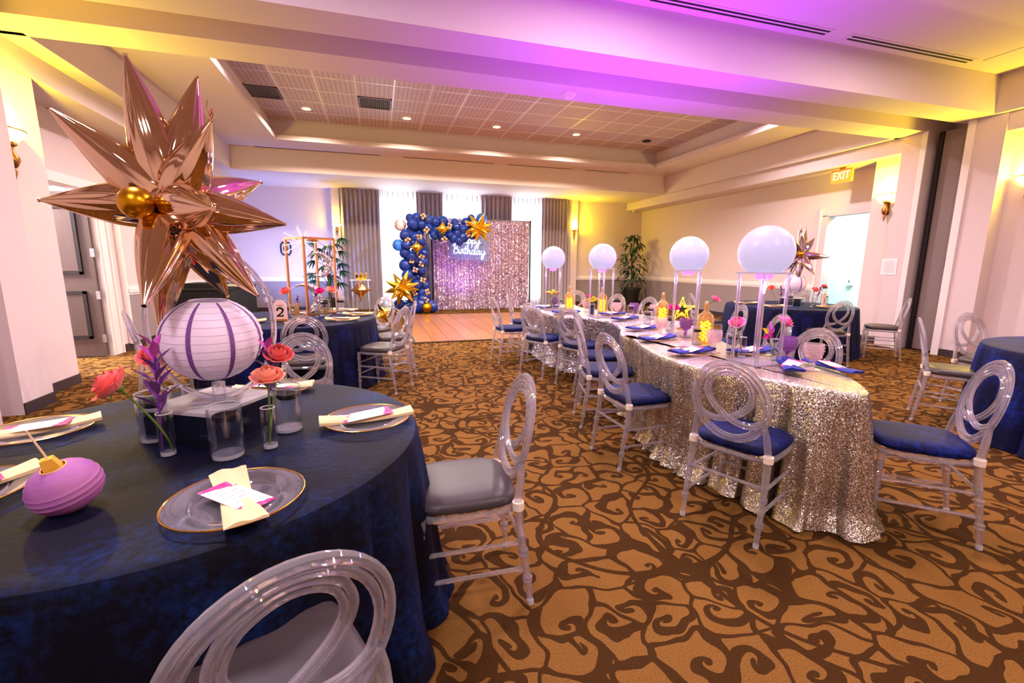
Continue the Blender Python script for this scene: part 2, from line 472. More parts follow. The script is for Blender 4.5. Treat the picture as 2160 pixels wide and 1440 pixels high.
class MB:
    def __init__(s):
        s.v, s.f = [], []

    def add(s, v, f):
        k = len(s.v)
        s.v += [tuple(p) for p in v]
        s.f += [tuple(i + k for i in q) for q in f]
        return s

    def box(s, x0, x1, y0, y1, z0, z1, M4=None):
        v = [(x, y, z) for x in (x0, x1) for y in (y0, y1) for z in (z0, z1)]
        if M4 is not None:
            v = [M4 @ Vector(p) for p in v]
        return s.add(v, [(0, 1, 3, 2), (4, 6, 7, 5), (0, 4, 5, 1), (2, 3, 7, 6), (0, 2, 6, 4), (1, 5, 7, 3)])

    def tube(s, pts, r, n=8, closed=False, cap=True, flat=1.0):
        pts = [Vector(p) for p in pts]
        m = len(pts)
        rad = r if isinstance(r, (list, tuple)) else [r] * m
        T = []
        for i in range(m):
            a = pts[(i - 1) % m] if (closed or i > 0) else pts[i]
            b = pts[(i + 1) % m] if (closed or i < m - 1) else pts[i]
            t = (b - a)
            T.append(t.normalized() if t.length > 1e-9 else Vector((0, 0, 1)))
        ref = Vector((0, 0, 1)) if abs(T[0].z) < 0.9 else Vector((1, 0, 0))
        N = (ref - T[0] * ref.dot(T[0])).normalized()
        v = []
        for i in range(m):
            if i:
                q = T[i - 1].rotation_difference(T[i])
                N = q @ N
                N = (N - T[i] * N.dot(T[i])).normalized()
            B = T[i].cross(N)
            for k in range(n):
                a = 2 * pi * k / n
                v.append(pts[i] + (N * cos(a) + B * sin(a) * flat) * rad[i])
        f = []
        for i in range(m if closed else m - 1):
            j = (i + 1) % m
            for k in range(n):
                l = (k + 1) % n
                f.append((i * n + k, i * n + l, j * n + l, j * n + k))
        if cap and not closed:
            f.append(tuple(range(n))[::-1])
            f.append(tuple((m - 1) * n + k for k in range(n)))
        return s.add(v, f)

    def lathe(s, prof, n=24, c=(0, 0, 0), M4=None, capb=True, capt=True):
        v = []
        for r, z in prof:
            for k in range(n):
                a = 2 * pi * k / n
                p = Vector((c[0] + r * cos(a), c[1] + r * sin(a), c[2] + z))
                v.append(M4 @ p if M4 is not None else p)
        f = []
        for i in range(len(prof) - 1):
            for k in range(n):
                l = (k + 1) % n
                f.append((i * n + k, i * n + l, (i + 1) * n + l, (i + 1) * n + k))
        if capb:
            f.append(tuple(range(n))[::-1])
        if capt:
            f.append(tuple((len(prof) - 1) * n + k for k in range(n)))
        return s.add(v, f)

    def ball(s, c, r, n=16, m=10, sx=1, sy=1, sz=1):
        prof = [(max(1e-4, r * sin(pi * i / m)), -r * cos(pi * i / m)) for i in range(m + 1)]
        v = []
        for q, z in prof:
            for k in range(n):
                a = 2 * pi * k / n
                v.append((c[0] + q * cos(a) * sx, c[1] + q * sin(a) * sy, c[2] + z * sz))
        f = []
        for i in range(m):
            for k in range(n):
                l = (k + 1) % n
                f.append((i * n + k, i * n + l, (i + 1) * n + l, (i + 1) * n + k))
        return s.add(v, f)

    def grid(s, fn, nu, nv):
        v = [fn(i / nu, j / nv) for j in range(nv + 1) for i in range(nu + 1)]
        f = [(j * (nu + 1) + i, j * (nu + 1) + i + 1, (j + 1) * (nu + 1) + i + 1, (j + 1) * (nu + 1) + i) for j in range(nv) for i in range(nu)]
        return s.add(v, f)

    def mesh(s, name, mat, smooth=True):
        me = bpy.data.meshes.new(name)
        me.from_pydata(s.v, [], s.f)
        if smooth:
            me.polygons.foreach_set('use_smooth', [True] * len(me.polygons))
            try:
                me.set_sharp_from_angle(angle=radians(42))
            except Exception:
                pass
        me.update()
        if mat:
            me.materials.append(M[mat])
        return me

    def build(s, name, mat, parent=None, smooth=True, loc=None, rot=None):
        return link(name, s.mesh(name, mat, smooth), parent, loc, rot)


def link(name, data, parent=None, loc=None, rot=None):
    o = bpy.data.objects.new(name, data)
    C.objects.link(o)
    if parent is not None:
        o.parent = parent
    if loc is not None:
        o.location = loc
    if rot is not None:
        o.rotation_euler = rot
    return o


def thing(name, label, cat, loc=(0, 0, 0), rz=0.0, group=None, rot=None):
    o = link(name, None, None, loc, rot or (0, 0, rz))
    o.empty_display_size = 0.1
    return tag(o, label, cat, group)


def tag(o, label, cat=None, group=None):
    o['label'] = label
    if cat:
        o['category'] = cat
    if group:
        o['group'] = group
    return o


def st(o):
    o['kind'] = 'structure'
    return o


def dup(root, loc, rz=0.0, label=None, group=None, rot=None):
    c = root.copy()
    C.objects.link(c)
    c.location = loc
    c.rotation_euler = rot or (0, 0, rz)
    if label:
        c['label'] = label
    if group:
        c['group'] = group
    for ch in list(root.children):
        d = ch.copy()
        C.objects.link(d)
        d.parent = c
        for g in list(ch.children):
            e = g.copy()
            C.objects.link(e)
            e.parent = d
    return c


def swap(root, old, new):
    for ch in root.children:
        if ch.name.split('.')[0] == old:
            ch.data = new


def sbox(name, x0, x1, y0, y1, z0, z1, mat, parent=None):
    return st(MB().box(x0, x1, y0, y1, z0, z1).build(name, mat, parent, False))


def face(dx, dy):
    return atan2(dy, dx) - pi / 2


# ------------------------------------------------------------------ the room
ZB, ZR, ZT = 3.55, 4.06, 4.5          # beams and fascias, ring ceiling, tray
ZS = 3.30                              # perimeter soffit
XL, XR = -3.9, 9.25                    # side walls
YF, YN = 14.65, -4.0
st(MB().box(-7.5, 12.0, YN - 0.2, YF + 0.4, -0.1, 0.0).build('floor', 'carpet', None, False))

# far wall with three arched window openings
WIN = [(0.10, 1.34), (1.95, 3.32), (4.20, 5.36)]
wf = MB()
xs = [XL - 0.3] + [w for p in WIN for w in p] + [XR + 0.4]
for i in range(0, len(xs), 2):
    wf.box(xs[i], xs[i + 1], YF, YF + 0.2, 0, ZR)
for a, b in WIN:
    wf.box(a, b, YF, YF + 0.2, 0, 0.35)
    wf.box(a, b, YF, YF + 0.2, 3.40, ZR)
st(wf.build('wall_far', 'wall', None, False))
for k, (a, b) in enumerate(WIN):
    w = st(link('window_%d' % (k + 1), None))
    fr = MB()
    fr.box(a, a + 0.05, YF + 0.05, YF + 0.12, 0.35, 3.40).box(b - 0.05, b, YF + 0.05, YF + 0.12, 0.35, 3.40)
    fr.box(a, b, YF + 0.05, YF + 0.12, 0.35, 0.41).box(a, b, YF + 0.05, YF + 0.12, 2.2, 2.25)
    fr.build('window_frame', 'white', w, False)
    cxw, hw = (a + b) / 2, (b - a) / 2
    sp = MB()                         # spandrels that round the head of the opening
    n = 16
    for sgn in (-1, 1):
        pts = [(cxw + sgn * hw * cos(t * pi / 2 / n), 2.85 + 0.55 * sin(t * pi / 2 / n)) for t in range(n + 1)]
        poly = pts + [(cxw + sgn * hw, 3.40)]
        v = [(x, YF + 0.02, z) for x, z in poly] + [(x, YF + 0.10, z) for x, z in poly]
        m = len(poly)
        f = [tuple(range(m)), tuple(range(2 * m - 1, m - 1, -1))] + [(i, (i + 1) % m, m + (i + 1) % m, m + i) for i in range(m)]
        sp.add(v, f)
    sp.build('arch_head', 'white', w, False)
    MB().box(a + 0.05, b - 0.05, YF + 0.08, YF + 0.09, 0.41, 3.39).build('pane', 'glass', w, False)
    MB().box(a - 0.04, b + 0.04, YF - 0.06, YF + 0.02, 0.30, 0.35).build('window_sill', 'white', w, False)

# side walls with their doorways
wl = MB()
wl.box(XL - 0.2, XL, 8.12, YF + 0.2, 0, ZR).box(XL - 0.2, XL, YN, 6.75, 0, ZR).box(XL - 0.2, XL, 6.75, 8.12, 2.42, ZR)
st(wl.build('wall_left', 'wall', None, False))
wr = MB()
wr.box(XR, XR + 0.2, 7.50, YF + 0.2, 0, ZR).box(XR, XR + 0.2, YN, 6.05, 0, ZR).box(XR, XR + 0.2, 6.05, 7.50, 2.46, ZR)
st(wr.build('wall_right', 'wall', None, False))
st(MB().box(XL - 0.2, XR + 0.2, YN - 0.2, YN, 0, ZR).build('wall_back', 'wall', None, False))

# wainscot colour below the chair rail, the rail and the baseboards
RZ = 0.92
sbox('trim_1', XL, -0.98, YF - 0.012, YF, 0.10, RZ, 'wain')
sbox('trim_2', 6.62, XR, YF - 0.012, YF, 0.10, RZ, 'wain')
sbox('trim_3', XR - 0.012, XR, 7.62, YF, 0.10, RZ, 'wain')
sbox('trim_4', XL, XL + 0.012, 8.75, YF, 0.10, RZ, 'wain')
for k, (a, b) in enumerate(((XL, -0.98), (6.62, XR))):
    r = MB().box(a, b, YF - 0.035, YF, RZ - 0.015, RZ + 0.05).box(a, b, YF - 0.022, YF, RZ - 0.05, RZ + 0.085)
    st(r.build('trim_%d' % (5 + k), 'white', None, False))
    sbox('baseboard_far' if k == 0 else 'baseboard_corner', a, b, YF - 0.02, YF, 0, 0.11, 'base')
r = MB().box(XR - 0.035, XR, 7.62, YF, RZ - 0.015, RZ + 0.05).box(XR - 0.022, XR, 7.62, YF, RZ - 0.05, RZ + 0.085)
st(r.build('trim_7', 'white', None, False))
r = MB().box(XL, XL + 0.035, 8.75, YF, RZ - 0.015, RZ + 0.05).box(XL, XL + 0.022, 8.75, YF, RZ - 0.05, RZ + 0.085)
st(r.build('trim_8', 'white', None, False))
sbox('baseboard_right', XR - 0.02, XR, 7.62, YF, 0, 0.11, 'base')
sbox('baseboard_left', XL, XL + 0.02, 8.46, YF, 0, 0.11, 'base')

# pilasters beside the curtains (far wall) and along both side walls
sbox('pilaster', 6.36, 6.60, YF - 0.28, YF, 0, ZB, 'wall')
sbox('pilaster', -1.20, -0.98, YF - 0.28, YF, 0, ZB, 'wall')
sbox('pilaster', 8.85, XR, 5.70, 6.36, 0, ZS, 'wall')
sbox('pilaster', 8.85, XR, 3.00, 4.60, 0, ZS, 'wall')
sbox('pilaster', XL, -3.40, 5.40, 6.33, 0, ZS, 'wall')
# columns that flank the folding partition track
for a, b in ((5.44, 5.79), (4.46, 4.86)):
    sbox('column', 8.60, XR, a, b, 0, ZB, 'wall')
sbox('column', XL, -3.18, 5.08, 5.49, 0, ZB, 'wall')
sbox('column', XL, -3.18, 4.40, 4.82, 0, ZB, 'wall')
sbox('pilaster', XL, -3.40, 3.00, 4.40, 0, ZS, 'wall')
# pocket edge trims and the stacked folding partition
sbox('trim_9', 8.58, 8.60, 5.42, 5.50, 0, ZB, 'white')
sbox('trim_10', 8.57, 8.60, 4.80, 4.90, 0, ZB, 'white')
part = tag(link('folding_partition', None), 'grey folding partition panel stowed in its wall pocket between two columns', 'partition')
MB().box(8.78, 8.84, 4.92, 5.30, 0.02, ZB - 0.02).build('panel', 'partition', part, False)
MB().box(8.74, 8.80, 5.30, 5.36, 0.0, ZB - 0.02).build('panel_edge', 'darkmetal', part, False)
MB().box(8.70, 8.79, 4.93, 4.98, 1.38, 1.55).build('latch_plate', 'darkmetal', part, False)
MB().ball((8.74, 4.96, 1.22), 0.03, 10, 8).build('pull_knob', 'black', part)
sbox('pocket', 8.95, XR, 4.86, 5.44, 0, ZB, 'black')
sbox('baseboard_column', 8.585, 8.60, 4.46, 4.80, 0, 0.11, 'base')
sbox('baseboard_return', 8.60, 8.86, 4.445, 4.46, 0, 0.11, 'base')
sbox('baseboard_pillar', -3.18, -3.165, 5.08, 5.49, 0, 0.11, 'base')
sbox('baseboard_pilaster', -3.40, -3.385, 5.50, 6.33, 0, 0.11, 'base')
sbox('baseboard_near', 8.835, 8.85, 5.79, 6.36, 0, 0.11, 'base')

# perimeter soffits (z 3.30 .. 3.55) and fascias up to the ring ceiling
sbox('soffit', 8.62, XR, 5.79, YF, ZS, ZB + 0.02, 'ceil')
sbox('soffit', XL, -3.38, 5.49, YF, ZS, ZB + 0.02, 'ceil')
sbox('soffit', 8.62, XR, YN, 4.46, ZS, ZB + 0.02, 'ceil')
sbox('soffit', XL, -3.38, YN, 5.08, ZS, ZB + 0.02, 'ceil')
sbox('fascia', 8.52, XR, 5.85, YF, ZB, ZR + 0.05, 'ceil')
sbox('fascia', XL, -3.15, 5.85, YF, ZB, ZR + 0.05, 'ceil')
sbox('fascia', -3.15, 8.52, 12.30, YF, ZB, ZR + 0.05, 'ceil')
sbox('fascia', 8.52, XR, YN, 4.58, ZB, ZR + 0.05, 'ceil')
sbox('fascia', XL, -3.15, YN, 4.58, ZB, ZR + 0.05, 'ceil')
# two beams across the hall, the partition track between them
sbox('beam', XL, XR, 5.45, 5.92, ZB, ZR + 0.3, 'ceil')
sbox('beam', XL, XR, 4.58, 5.01, ZB, ZR + 0.3, 'ceil')
sbox('track_pocket', XL, XR, 5.01, 5.45, ZB + 0.30, ZR, 'ceil')
# ring ceiling round the tray, stepped lip, tray walls and the lid above
TX0, TX1, TY0, TY1 = -2.0, 7.52, 6.6, 11.4
ring = MB()
ring.box(XL, TX0, 5.9, YF, ZR, ZR + 0.1).box(TX1, XR, 5.9, YF, ZR, ZR + 0.1)
ring.box(TX0, TX1, TY1, YF, ZR, ZR + 0.1).box(TX0, TX1, 5.9, TY0, ZR, ZR + 0.1)
ring.box(XL, XR, YN, 4.58, ZR, ZR + 0.1)
ceil = st(ring.build('ceiling', 'ceil', None, False))
tw = MB()
TW = 0.13
tw.box(TX0 - TW - 0.05, TX0 - TW, TY0 - TW, TY1 + TW, ZR + 0.1, ZT + 0.05).box(TX1 + TW, TX1 + TW + 0.05, TY0 - TW, TY1 + TW, ZR + 0.1, ZT + 0.05)
tw.box(TX0 - TW, TX1 + TW, TY1 + TW, TY1 + TW + 0.05, ZR + 0.1, ZT + 0.05).box(TX0 - TW, TX1 + TW, TY0 - TW - 0.05, TY0 - TW, ZR + 0.1, ZT + 0.05)
tw.build('tray_wall', 'ceil', ceil, False)
MB().box(XL, XR, 5.5, YF + 0.2, ZT + 0.06, ZT + 0.1).build('roof_deck', 'darkmetal', ceil, False)
# pressed tiles of the tray: every tile its own piece
TP = 0.663
tile_me = MB().box(-TP / 2 + 0.006, TP / 2 - 0.006, -TP / 2 + 0.006, TP / 2 - 0.006, 0, 0.02).mesh('tile', 'tile', False)
x0 = -0.235 - 3 * TP
nx = 0
VENTS = []
for i in range(-1, 15):
    cxx = x0 + (i + 0.5) * TP
    if cxx < TX0 - 0.2 or cxx > TX1 + 0.25:
        continue
    for j in range(0, 8):
        cyy = TY1 + 0.06 - (j + 0.5) * TP
        if cyy < TY0 - 0.1:
            continue
        if j == 2 and i in (0, 3):
            VENTS.append((cxx, cyy))
            continue
        link('tile', tile_me, ceil, (cxx, cyy, ZT))
gm = MB()
for i in range(-1, 16):
    gx = x0 + i * TP
    if TX0 - 0.15 < gx < TX1 + 0.15:
        gm.box(gx - 0.012, gx + 0.012, TY0 - 0.1, TY1 + 0.1, ZT - 0.006, ZT + 0.03)
for j in range(0, 9):
    gy = TY1 + 0.06 - j * TP
    gm.box(TX0 - 0.1, TX1 + 0.1, gy - 0.012, gy + 0.012, ZT - 0.005, ZT + 0.03)
gm.build('tile_grid', 'white', ceil, False)
for k, (vx, vy) in enumerate(VENTS):
    v = thing('ceiling_vent', ['slatted air vent in the tiled ceiling beside the tray edge above the balloon star',
                               'slatted air vent in the tiled ceiling between two white grid strips'][k], 'vent', (vx, vy, ZT), 0, 'ceiling vents')
    MB().box(-0.31, 0.31, -0.31, 0.31, 0.0, 0.02).build('backing', 'black', v, False)
    fr = MB()
    for a in ((-0.31, 0.31, -0.31, -0.28), (-0.31, 0.31, 0.28, 0.31), (-0.31, -0.28, -0.31, 0.31), (0.28, 0.31, -0.31, 0.31)):
        fr.box(*a, -0.02, 0.0)
    fr.build('frame', 'vent', v, False)
    sl = MB().box(-0.006, 0.006, -0.28, 0.28, -0.016, 0.0).mesh('slat', 'vent', False)
    for q in range(15):
        link('slat', sl, v, (-0.26 + q * 0.037, 0, 0), (0, 0.5, 0))
# recessed downlights
names = ['first', 'second', 'third', 'fourth']
dl = None
for k, lx in enumerate((-1.24, 0.75, 2.75, 4.73, 6.67)):
    lab = ['lit recessed downlight nearest the left tray edge', 'lit recessed downlight right of the square vent', 'lit recessed downlight above the middle of the balloon arch',
           'lit recessed downlight next to the dark one', 'dark unlit recessed downlight in the tray corner'][k]
    d = thing('ceiling_downlight', lab, 'light', (lx, 10.53, ZT - 0.008), 0, 'recessed downlights')
    MB().lathe([(0.085, 0.0), (0.085, -0.012), (0.105, -0.012), (0.11, 0.0)], 24, capb=False, capt=False).build('trim_ring', 'black' if k == 4 else 'white', d)
    MB().lathe([(0.086, -0.006), (0.03, -0.009), (0.001, -0.010)], 24, capb=False).build('lens', 'black' if k == 4 else 'downlight', d)

# slot diffusers in the near ceiling
for k, (a, b, lab) in enumerate(((2.77, 5.1, 'long black double-slot air diffuser in the violet-lit ceiling'), (5.45, 7.55, 'shorter black double-slot air diffuser near the ceiling corner'))):
    d = thing('slot_diffuser', lab, 'vent', ((a + b) / 2, 4.42, ZR), 0, 'slot diffusers')
    hw = (b - a) / 2
    MB().box(-hw - 0.04, hw + 0.04, -0.075, 0.075, -0.006, 0.0).build('frame', 'ceil', d, False)
    for yy in (-0.03, 0.03):
        MB().box(-hw, hw, yy - 0.013, yy + 0.013, -0.010, -0.004).build('slot', 'black', d, False)
d = tag(MB().box(7.70, 7.74, 2.6, 4.36, ZR - 0.006, ZR).build('access_strip', 'ceil', None, False), 'narrow painted access strip in the ceiling corner by the right header', 'vent')
for k, (a, b) in enumerate(((-2.6, 0.2), (0.75, 3.1), (3.5, 5.4), (5.8, 7.2))):
    tag(MB().box(a, b, 12.20, 12.25, ZR - 0.008, ZR).build('far_slot_diffuser', 'vent', None, False),
        ['thin slot diffuser above the left end of the far header', 'thin slot diffuser above the curtain and balloon arch', 'thin slot diffuser above the backdrop', 'thin slot diffuser near the right far ceiling corner'][k], 'vent', 'far slot diffusers')
sd = thing('smoke_detector', 'white round smoke detector under the violet-lit beam', 'detector', (2.45, 5.70, ZB))
MB().lathe([(0.085, 0), (0.085, -0.015), (0.075, -0.022)], 24, capb=False).build('base', 'white', sd)
MB().lathe([(0.07, -0.02), (0.062, -0.045), (0.03, -0.058), (0.001, -0.06)], 24, capb=False).build('sensor_dome', 'white', sd)
sc_ = thing('security_camera', 'small white dome camera under the soffit corner above the ficus', 'camera', (8.72, 14.35, ZS))
MB().lathe([(0.05, 0), (0.05, -0.03)], 16).build('base', 'white', sc_)
MB().ball((0, 0, -0.055), 0.04, 12, 8).build('lens_ball', 'white', sc_)
MB().ball((-0.01, -0.03, -0.06), 0.018, 8, 6).build('lens', 'black', sc_)

# left doorway: white casing, dark panelled leaf swung out into the corridor
d1 = st(link('door_1', None))
fr = MB()
fr.box(XL - 0.21, XL + 0.02, 8.105, 8.34, 0, 2.42).box(XL - 0.21, XL + 0.02, 6.60, 6.765, 0, 2.42).box(XL - 0.21, XL + 0.025, 6.60, 8.34, 2.405, 2.53)
fr.build('door_frame', 'white', d1, False)
MB().box(XL, XL + 0.04, 8.34, 8.38, 0, 2.53).box(XL, XL + 0.03, 8.16, 8.30, 0.0, 2.42).build('casing', 'white', d1, False)
leaf = MB().box(XL - 1.18, XL - 0.03, 8.03, 8.08, 0.02, 2.37).build('door_leaf', 'door', d1, False)
for z0, z1 in ((0.28, 0.98), (1.22, 2.18)):
    p = MB()
    a, b = XL - 1.02, XL - 0.17
    for q in ((a, b, z0, z0 + 0.04), (a, b, z1 - 0.04, z1), (a, a + 0.04, z0, z1), (b - 0.04, b, z0, z1)):
        p.box(q[0], q[1], 8.005, 8.03, q[2], q[3])
    p.build('moulding', 'darkmetal', leaf, False)
    MB().box(a + 0.05, b - 0.05, 8.018, 8.03, z0 + 0.05, z1 - 0.05).build('door_panel', 'door', leaf, False)
for z in (0.28, 0.92, 1.53, 2.15):
    MB().box(XL - 0.05, XL + 0.0, 8.005, 8.03, z - 0.06, z + 0.06).build('hinge', 'steel', d1, False)
ca = MB().tube([(XL - 0.75, 7.98, 2.40), (XL - 0.45, 7.8, 2.41), (XL - 0.1, 7.9, 2.45)], 0.012, 6)
ca.build('closer_arm', 'steel', d1)
sbox('wall_corridor', -7.4, -7.2, 4.5, 10.5, 0, 3.2, 'corrwarm')
sbox('wall_corridor', -7.2, XL - 0.2, 10.3, 10.5, 0, 3.2, 'corrwarm')
sbox('wall_corridor', -7.2, XL - 0.2, 4.4, 4.6, 0, 3.2, 'corrwarm')
sbox('ceiling_corridor', -7.4, XL - 0.2, 4.4, 10.5, 3.2, 3.3, 'white')
st(MB().tube([(XL + 0.03, 8.62, 0.1), (XL + 0.03, 8.62, ZS)], 0.045, 12).build('trim_11', 'white'))

# right doorway: pale passage behind
d2 = st(link('door_2', None))
MB().box(XR - 0.03, XR + 0.21, 7.485, 7.60, 0, 2.46).box(XR - 0.03, XR + 0.21, 5.95, 6.065, 0, 2.46).box(XR - 0.03, XR + 0.21, 5.95, 7.60, 2.445, 2.56).build('door_frame', 'wall', d2, False)
MB().box(XR - 0.045, XR, 7.60, 7.66, 0, 2.60).build('casing', 'white', d2, False)
sbox('wall_passage', 10.9, 11.05, 4.6, 10.5, 0, 3.3, 'corrwall')
sbox('wall_passage', XR + 0.2, 10.9, 10.4, 10.55, 0, 3.3, 'corrwall')
sbox('wall_passage', XR + 0.2, 10.9, 4.5, 4.6, 0, 3.3, 'corrwall')
sbox('ceiling_passage', XR + 0.2, 11.05, 4.5, 10.55, 3.3, 3.4, 'white')
cb = thing('wall_switch', 'pale switch box with its conduit on the bright passage wall', 'switch', (10.9, 8.05, 1.05))
MB().box(-0.07, 0, -0.06, 0.06, -0.10, 0.10).build('box', 'corrwall', cb, False)
MB().tube([(-0.03, 0, 0.10), (-0.03, 0, 2.2)], 0.022, 8).build('conduit', 'corrwall', cb)
MB().box(-0.075, -0.07, -0.015, 0.015, -0.03, 0.03).build('toggle', 'steel', cb, False)

# exit sign
ex = thing('exit_sign', 'orange EXIT sign with pale letters hung under the right soffit', 'sign', (8.76, 6.92, ZS - 0.02), 0)
MB().box(-0.02, 0.02, -0.21, 0.21, -0.27, -0.02).build('plate', 'orange', ex, False)
MB().box(-0.015, 0.015, -0.05, 0.05, -0.02, 0.03).build('bracket', 'brass', ex, False)


def text_mesh(name, s, size, depth, mat, parent, loc, rot, ax='CENTER'):
    cu = bpy.data.curves.new(name, 'FONT')
    cu.body = s
    cu.size = size
    cu.extrude = depth
    cu.align_x = ax
    cu.align_y = 'CENTER'
    cu.resolution_u = 4
    ob = bpy.data.objects.new(name, cu)
    dg = bpy.context.evaluated_depsgraph_get()
    C.objects.link(ob)
    dg.update()
    me = bpy.data.meshes.new_from_object(ob.evaluated_get(dg))
    bpy.data.objects.remove(ob)
    me.materials.clear()
    me.materials.append(M[mat])
    return link(name, me, parent, loc, rot)


t = text_mesh('lettering', 'EXIT', 0.21, 0.004, 'exitwhite', ex, (-0.024, 0, -0.145), (pi / 2, 0, -pi / 2))
t.scale = (0.78, 1, 1)

# notice on the column
pa = thing('paper_notice', 'printed paper notice taped across the column corner below the lit sconce', 'paper', (8.594, 5.72, 1.40))
MB().box(0, 0.004, -0.12, 0.13, -0.14, 0.14).build('sheet', 'paper', pa, False)
tx = MB()
for q in range(9):
    w_ = 0.07 + 0.025 * ((q * 37) % 5) / 4
    tx.box(-0.002, 0, -w_, w_, 0.09 - q * 0.023, 0.094 - q * 0.023)
pt = tx.build('printed_lines', 'wain', pa, False)

# wall sconces
SCONCE = []


def sconce(loc, out, label, power):
    rz = atan2(out[1], out[0])
    s = thing('wall_sconce', label, 'sconce', loc, rz, 'wall sconces')
    bowl = MB()
    n, prof = 16, [(0.03, -0.07), (0.10, -0.05), (0.15, 0.0), (0.17, 0.05)]
    v, f = [], []
    for r, z in prof:
        for k in range(n + 1):
            a = -pi / 2 + pi * k / n
            v.append((0.02 + r * cos(a) * 0.8, r * sin(a) * 1.15, z))
    for i in range(len(prof) - 1):
        for k in range(n):
            f.append((i * (n + 1) + k, i * (n + 1) + k + 1, (i + 1) * (n + 1) + k + 1, (i + 1) * (n + 1) + k))
    bowl.add(v, f).build('shade', 'lampglass', s)
    rim = MB().tube([(0.02 + 0.17 * 0.8 * cos(-pi / 2 + pi * k / n), 0.17 * 1.15 * sin(-pi / 2 + pi * k / n), 0.052) for k in range(n + 1)], 0.007, 6)
    rim.build('rim', 'brass', s)
    MB().lathe([(0.045, -0.065), (0.05, -0.09), (0.02, -0.11), (0.018, -0.15), (0.05, -0.20), (0.055, -0.24), (0.03, -0.29), (0.012, -0.31), (0.022, -0.335), (0.014, -0.37), (0.002, -0.42)],
               14, (0.055, 0, 0), capb=False).build('stem', 'brass', s)
    MB().box(0, 0.015, -0.035, 0.035, -0.30, -0.06).build('back_plate', 'brass', s, False)
    wx, wy = loc[0] + cos(rz) * 0.14, loc[1] + sin(rz) * 0.14
    if loc[1] > 12:
        s.scale = (0.7, 0.7, 0.7)
    light('amber_light', 'POINT', (wx, wy, loc[2] + 0.10), power, AMBER, 0.04)
    return s


sconce((8.85, 6.06, 2.62), (-1, 0), 'brass sconce with lit bowl on the recessed pilaster beside the exit doorway', 120)
sconce((8.85, 4.18, 2.62), (-1, 0), 'lit brass sconce cut by the photo edge beyond the folding partition', 110)
sconce((-3.40, 5.77, 2.60), (1, 0), 'lit sconce on the left pilaster behind the big star balloon', 150)
sconce((6.48, YF - 0.28, 2.62), (0, -1), 'lit sconce between the last drape and the ficus corner', 95)
sconce((-1.08, YF - 0.28, 2.50), (0, -1), 'lit sconce half hidden by the first drape', 30)
light('amber_light', 'POINT', (-3.24, 4.95, 2.72), 22, AMBER, 0.04)  # added amber light with no fixture, warming the near face of the left column

# ------------------------------------------------------------------ curtains, sheers
def drape(name, x0, x1, y, z0, z1, mat, waves, amp, label, group, cat='curtain', flare=0.0, seed=0, rows=10, nseg=14):
    rnd = random.Random(seed)
    ph = [rnd.uniform(-0.9, 0.9) for _ in range(waves + 2)]
    nu = waves * nseg

    def fn(u, v):
        w = u * waves
        k = int(min(w, waves - 1e-6))
        a = 1.0 + 0.35 * ph[k]
        s = sin(2 * pi * w + 0.35 * sin(3 * v + ph[k]))
        pin = 1.0 - 0.55 * max(0.0, (v - 0.90) / 0.10)
        xx = x0 + (x1 - x0) * u + flare * (1 - v) * (u - 0.5) * 2
        return (xx, y + amp * a * pin * s + 0.3 * amp * sin(2 * pi * w * 2 + ph[k]), z0 + (z1 - z0) * v)
    o = thing(name, label, cat, (0, 0, 0), 0, group)
    MB().grid(fn, nu, rows).build('fabric', mat, o)
    pl = MB()
    for i in range(waves):
        px_ = x0 + (x1 - x0) * (i + 0.5) / waves
        pl.tube([(px_, y - amp * 0.9, z1 - 0.02), (px_, y - amp, z1 - 0.10)], 0.012, 6)
    pl.build('pinch_pleats', mat, o)
    return o


YC = 14.30
DR = [(-0.98, 0.15), (1.22, 2.02), (3.24, 4.24), (5.28, 6.30)]
LB = ['mauve pleated drape left of the windows, beside the palm', 'mauve pleated drape between first and second windows, behind the balloon arch',
      'mauve pleated drape between second and third windows, behind the backdrop', 'mauve pleated drape at the right end of the windows']
for k, (a, b) in enumerate(DR):
    drape('drape', a, b, YC, 0.02, ZB - 0.01, 'curtain', (9, 6, 7, 9)[k], 0.055, LB[k], 'mauve drapes', 'curtain', 0.0, k)
LB = ['bright white sheer curtain behind the balloon column', 'bright white sheer curtain above the balloon arch', 'bright white sheer curtain beside the backdrop pole']
for k, (a, b) in enumerate(((0.02, 1.36), (1.92, 3.36), (4.14, 5.40))):
    s_ = drape('sheer_curtain', a, b, YC + 0.12, 0.02, ZB - 0.01, 'sheer', 9, 0.03, LB[k], 'sheer curtains', 'curtain', 0.0, 20 + k, nseg=10)
    tm = MB()  # added darker strips that mark the pleats along the heading
    for i in range(9):
        px_ = a + (b - a) * (i + 0.5) / 9
        tm.box(px_ - 0.008, px_ + 0.008, YC + 0.06, YC + 0.09, ZB - 0.22, ZB - 0.02)
    tm.build('pleat_ticks', 'curtain', s_, False)

# ------------------------------------------------------------------ parquet dance floor
df = tag(link('dance_floor', None), 'tan parquet dance floor in front of the sequin backdrop', 'dance floor')
DX0, DY0, PW, PL_ = 0.60, 8.02, 0.305, 1.10
MB().box(DX0 - 0.03, DX0 + 20 * PW + 0.03, DY0 - 0.03, DY0 + 4 * PL_ + 0.03, 0.0, 0.014).build('edge_ramp', 'edge', df, False)
pm_ = MB().box(0.004, PW - 0.004, 0.003, PL_ - 0.003, 0.012, 0.024).mesh('parquet_panel', 'parquet', False)
for i in range(20):
    for j in range(4):
        link('parquet_panel', pm_, df, (DX0 + i * PW, DY0 + j * PL_, 0))

# ------------------------------------------------------------------ sequin backdrop on a pipe frame, neon sign
bd = tag(link('sequin_backdrop', None), 'rose-silver sequin curtain hung on a slim pipe frame', 'backdrop')
BY, BX0, BX1, BH = 13.85, 1.62, 4.70, 2.74


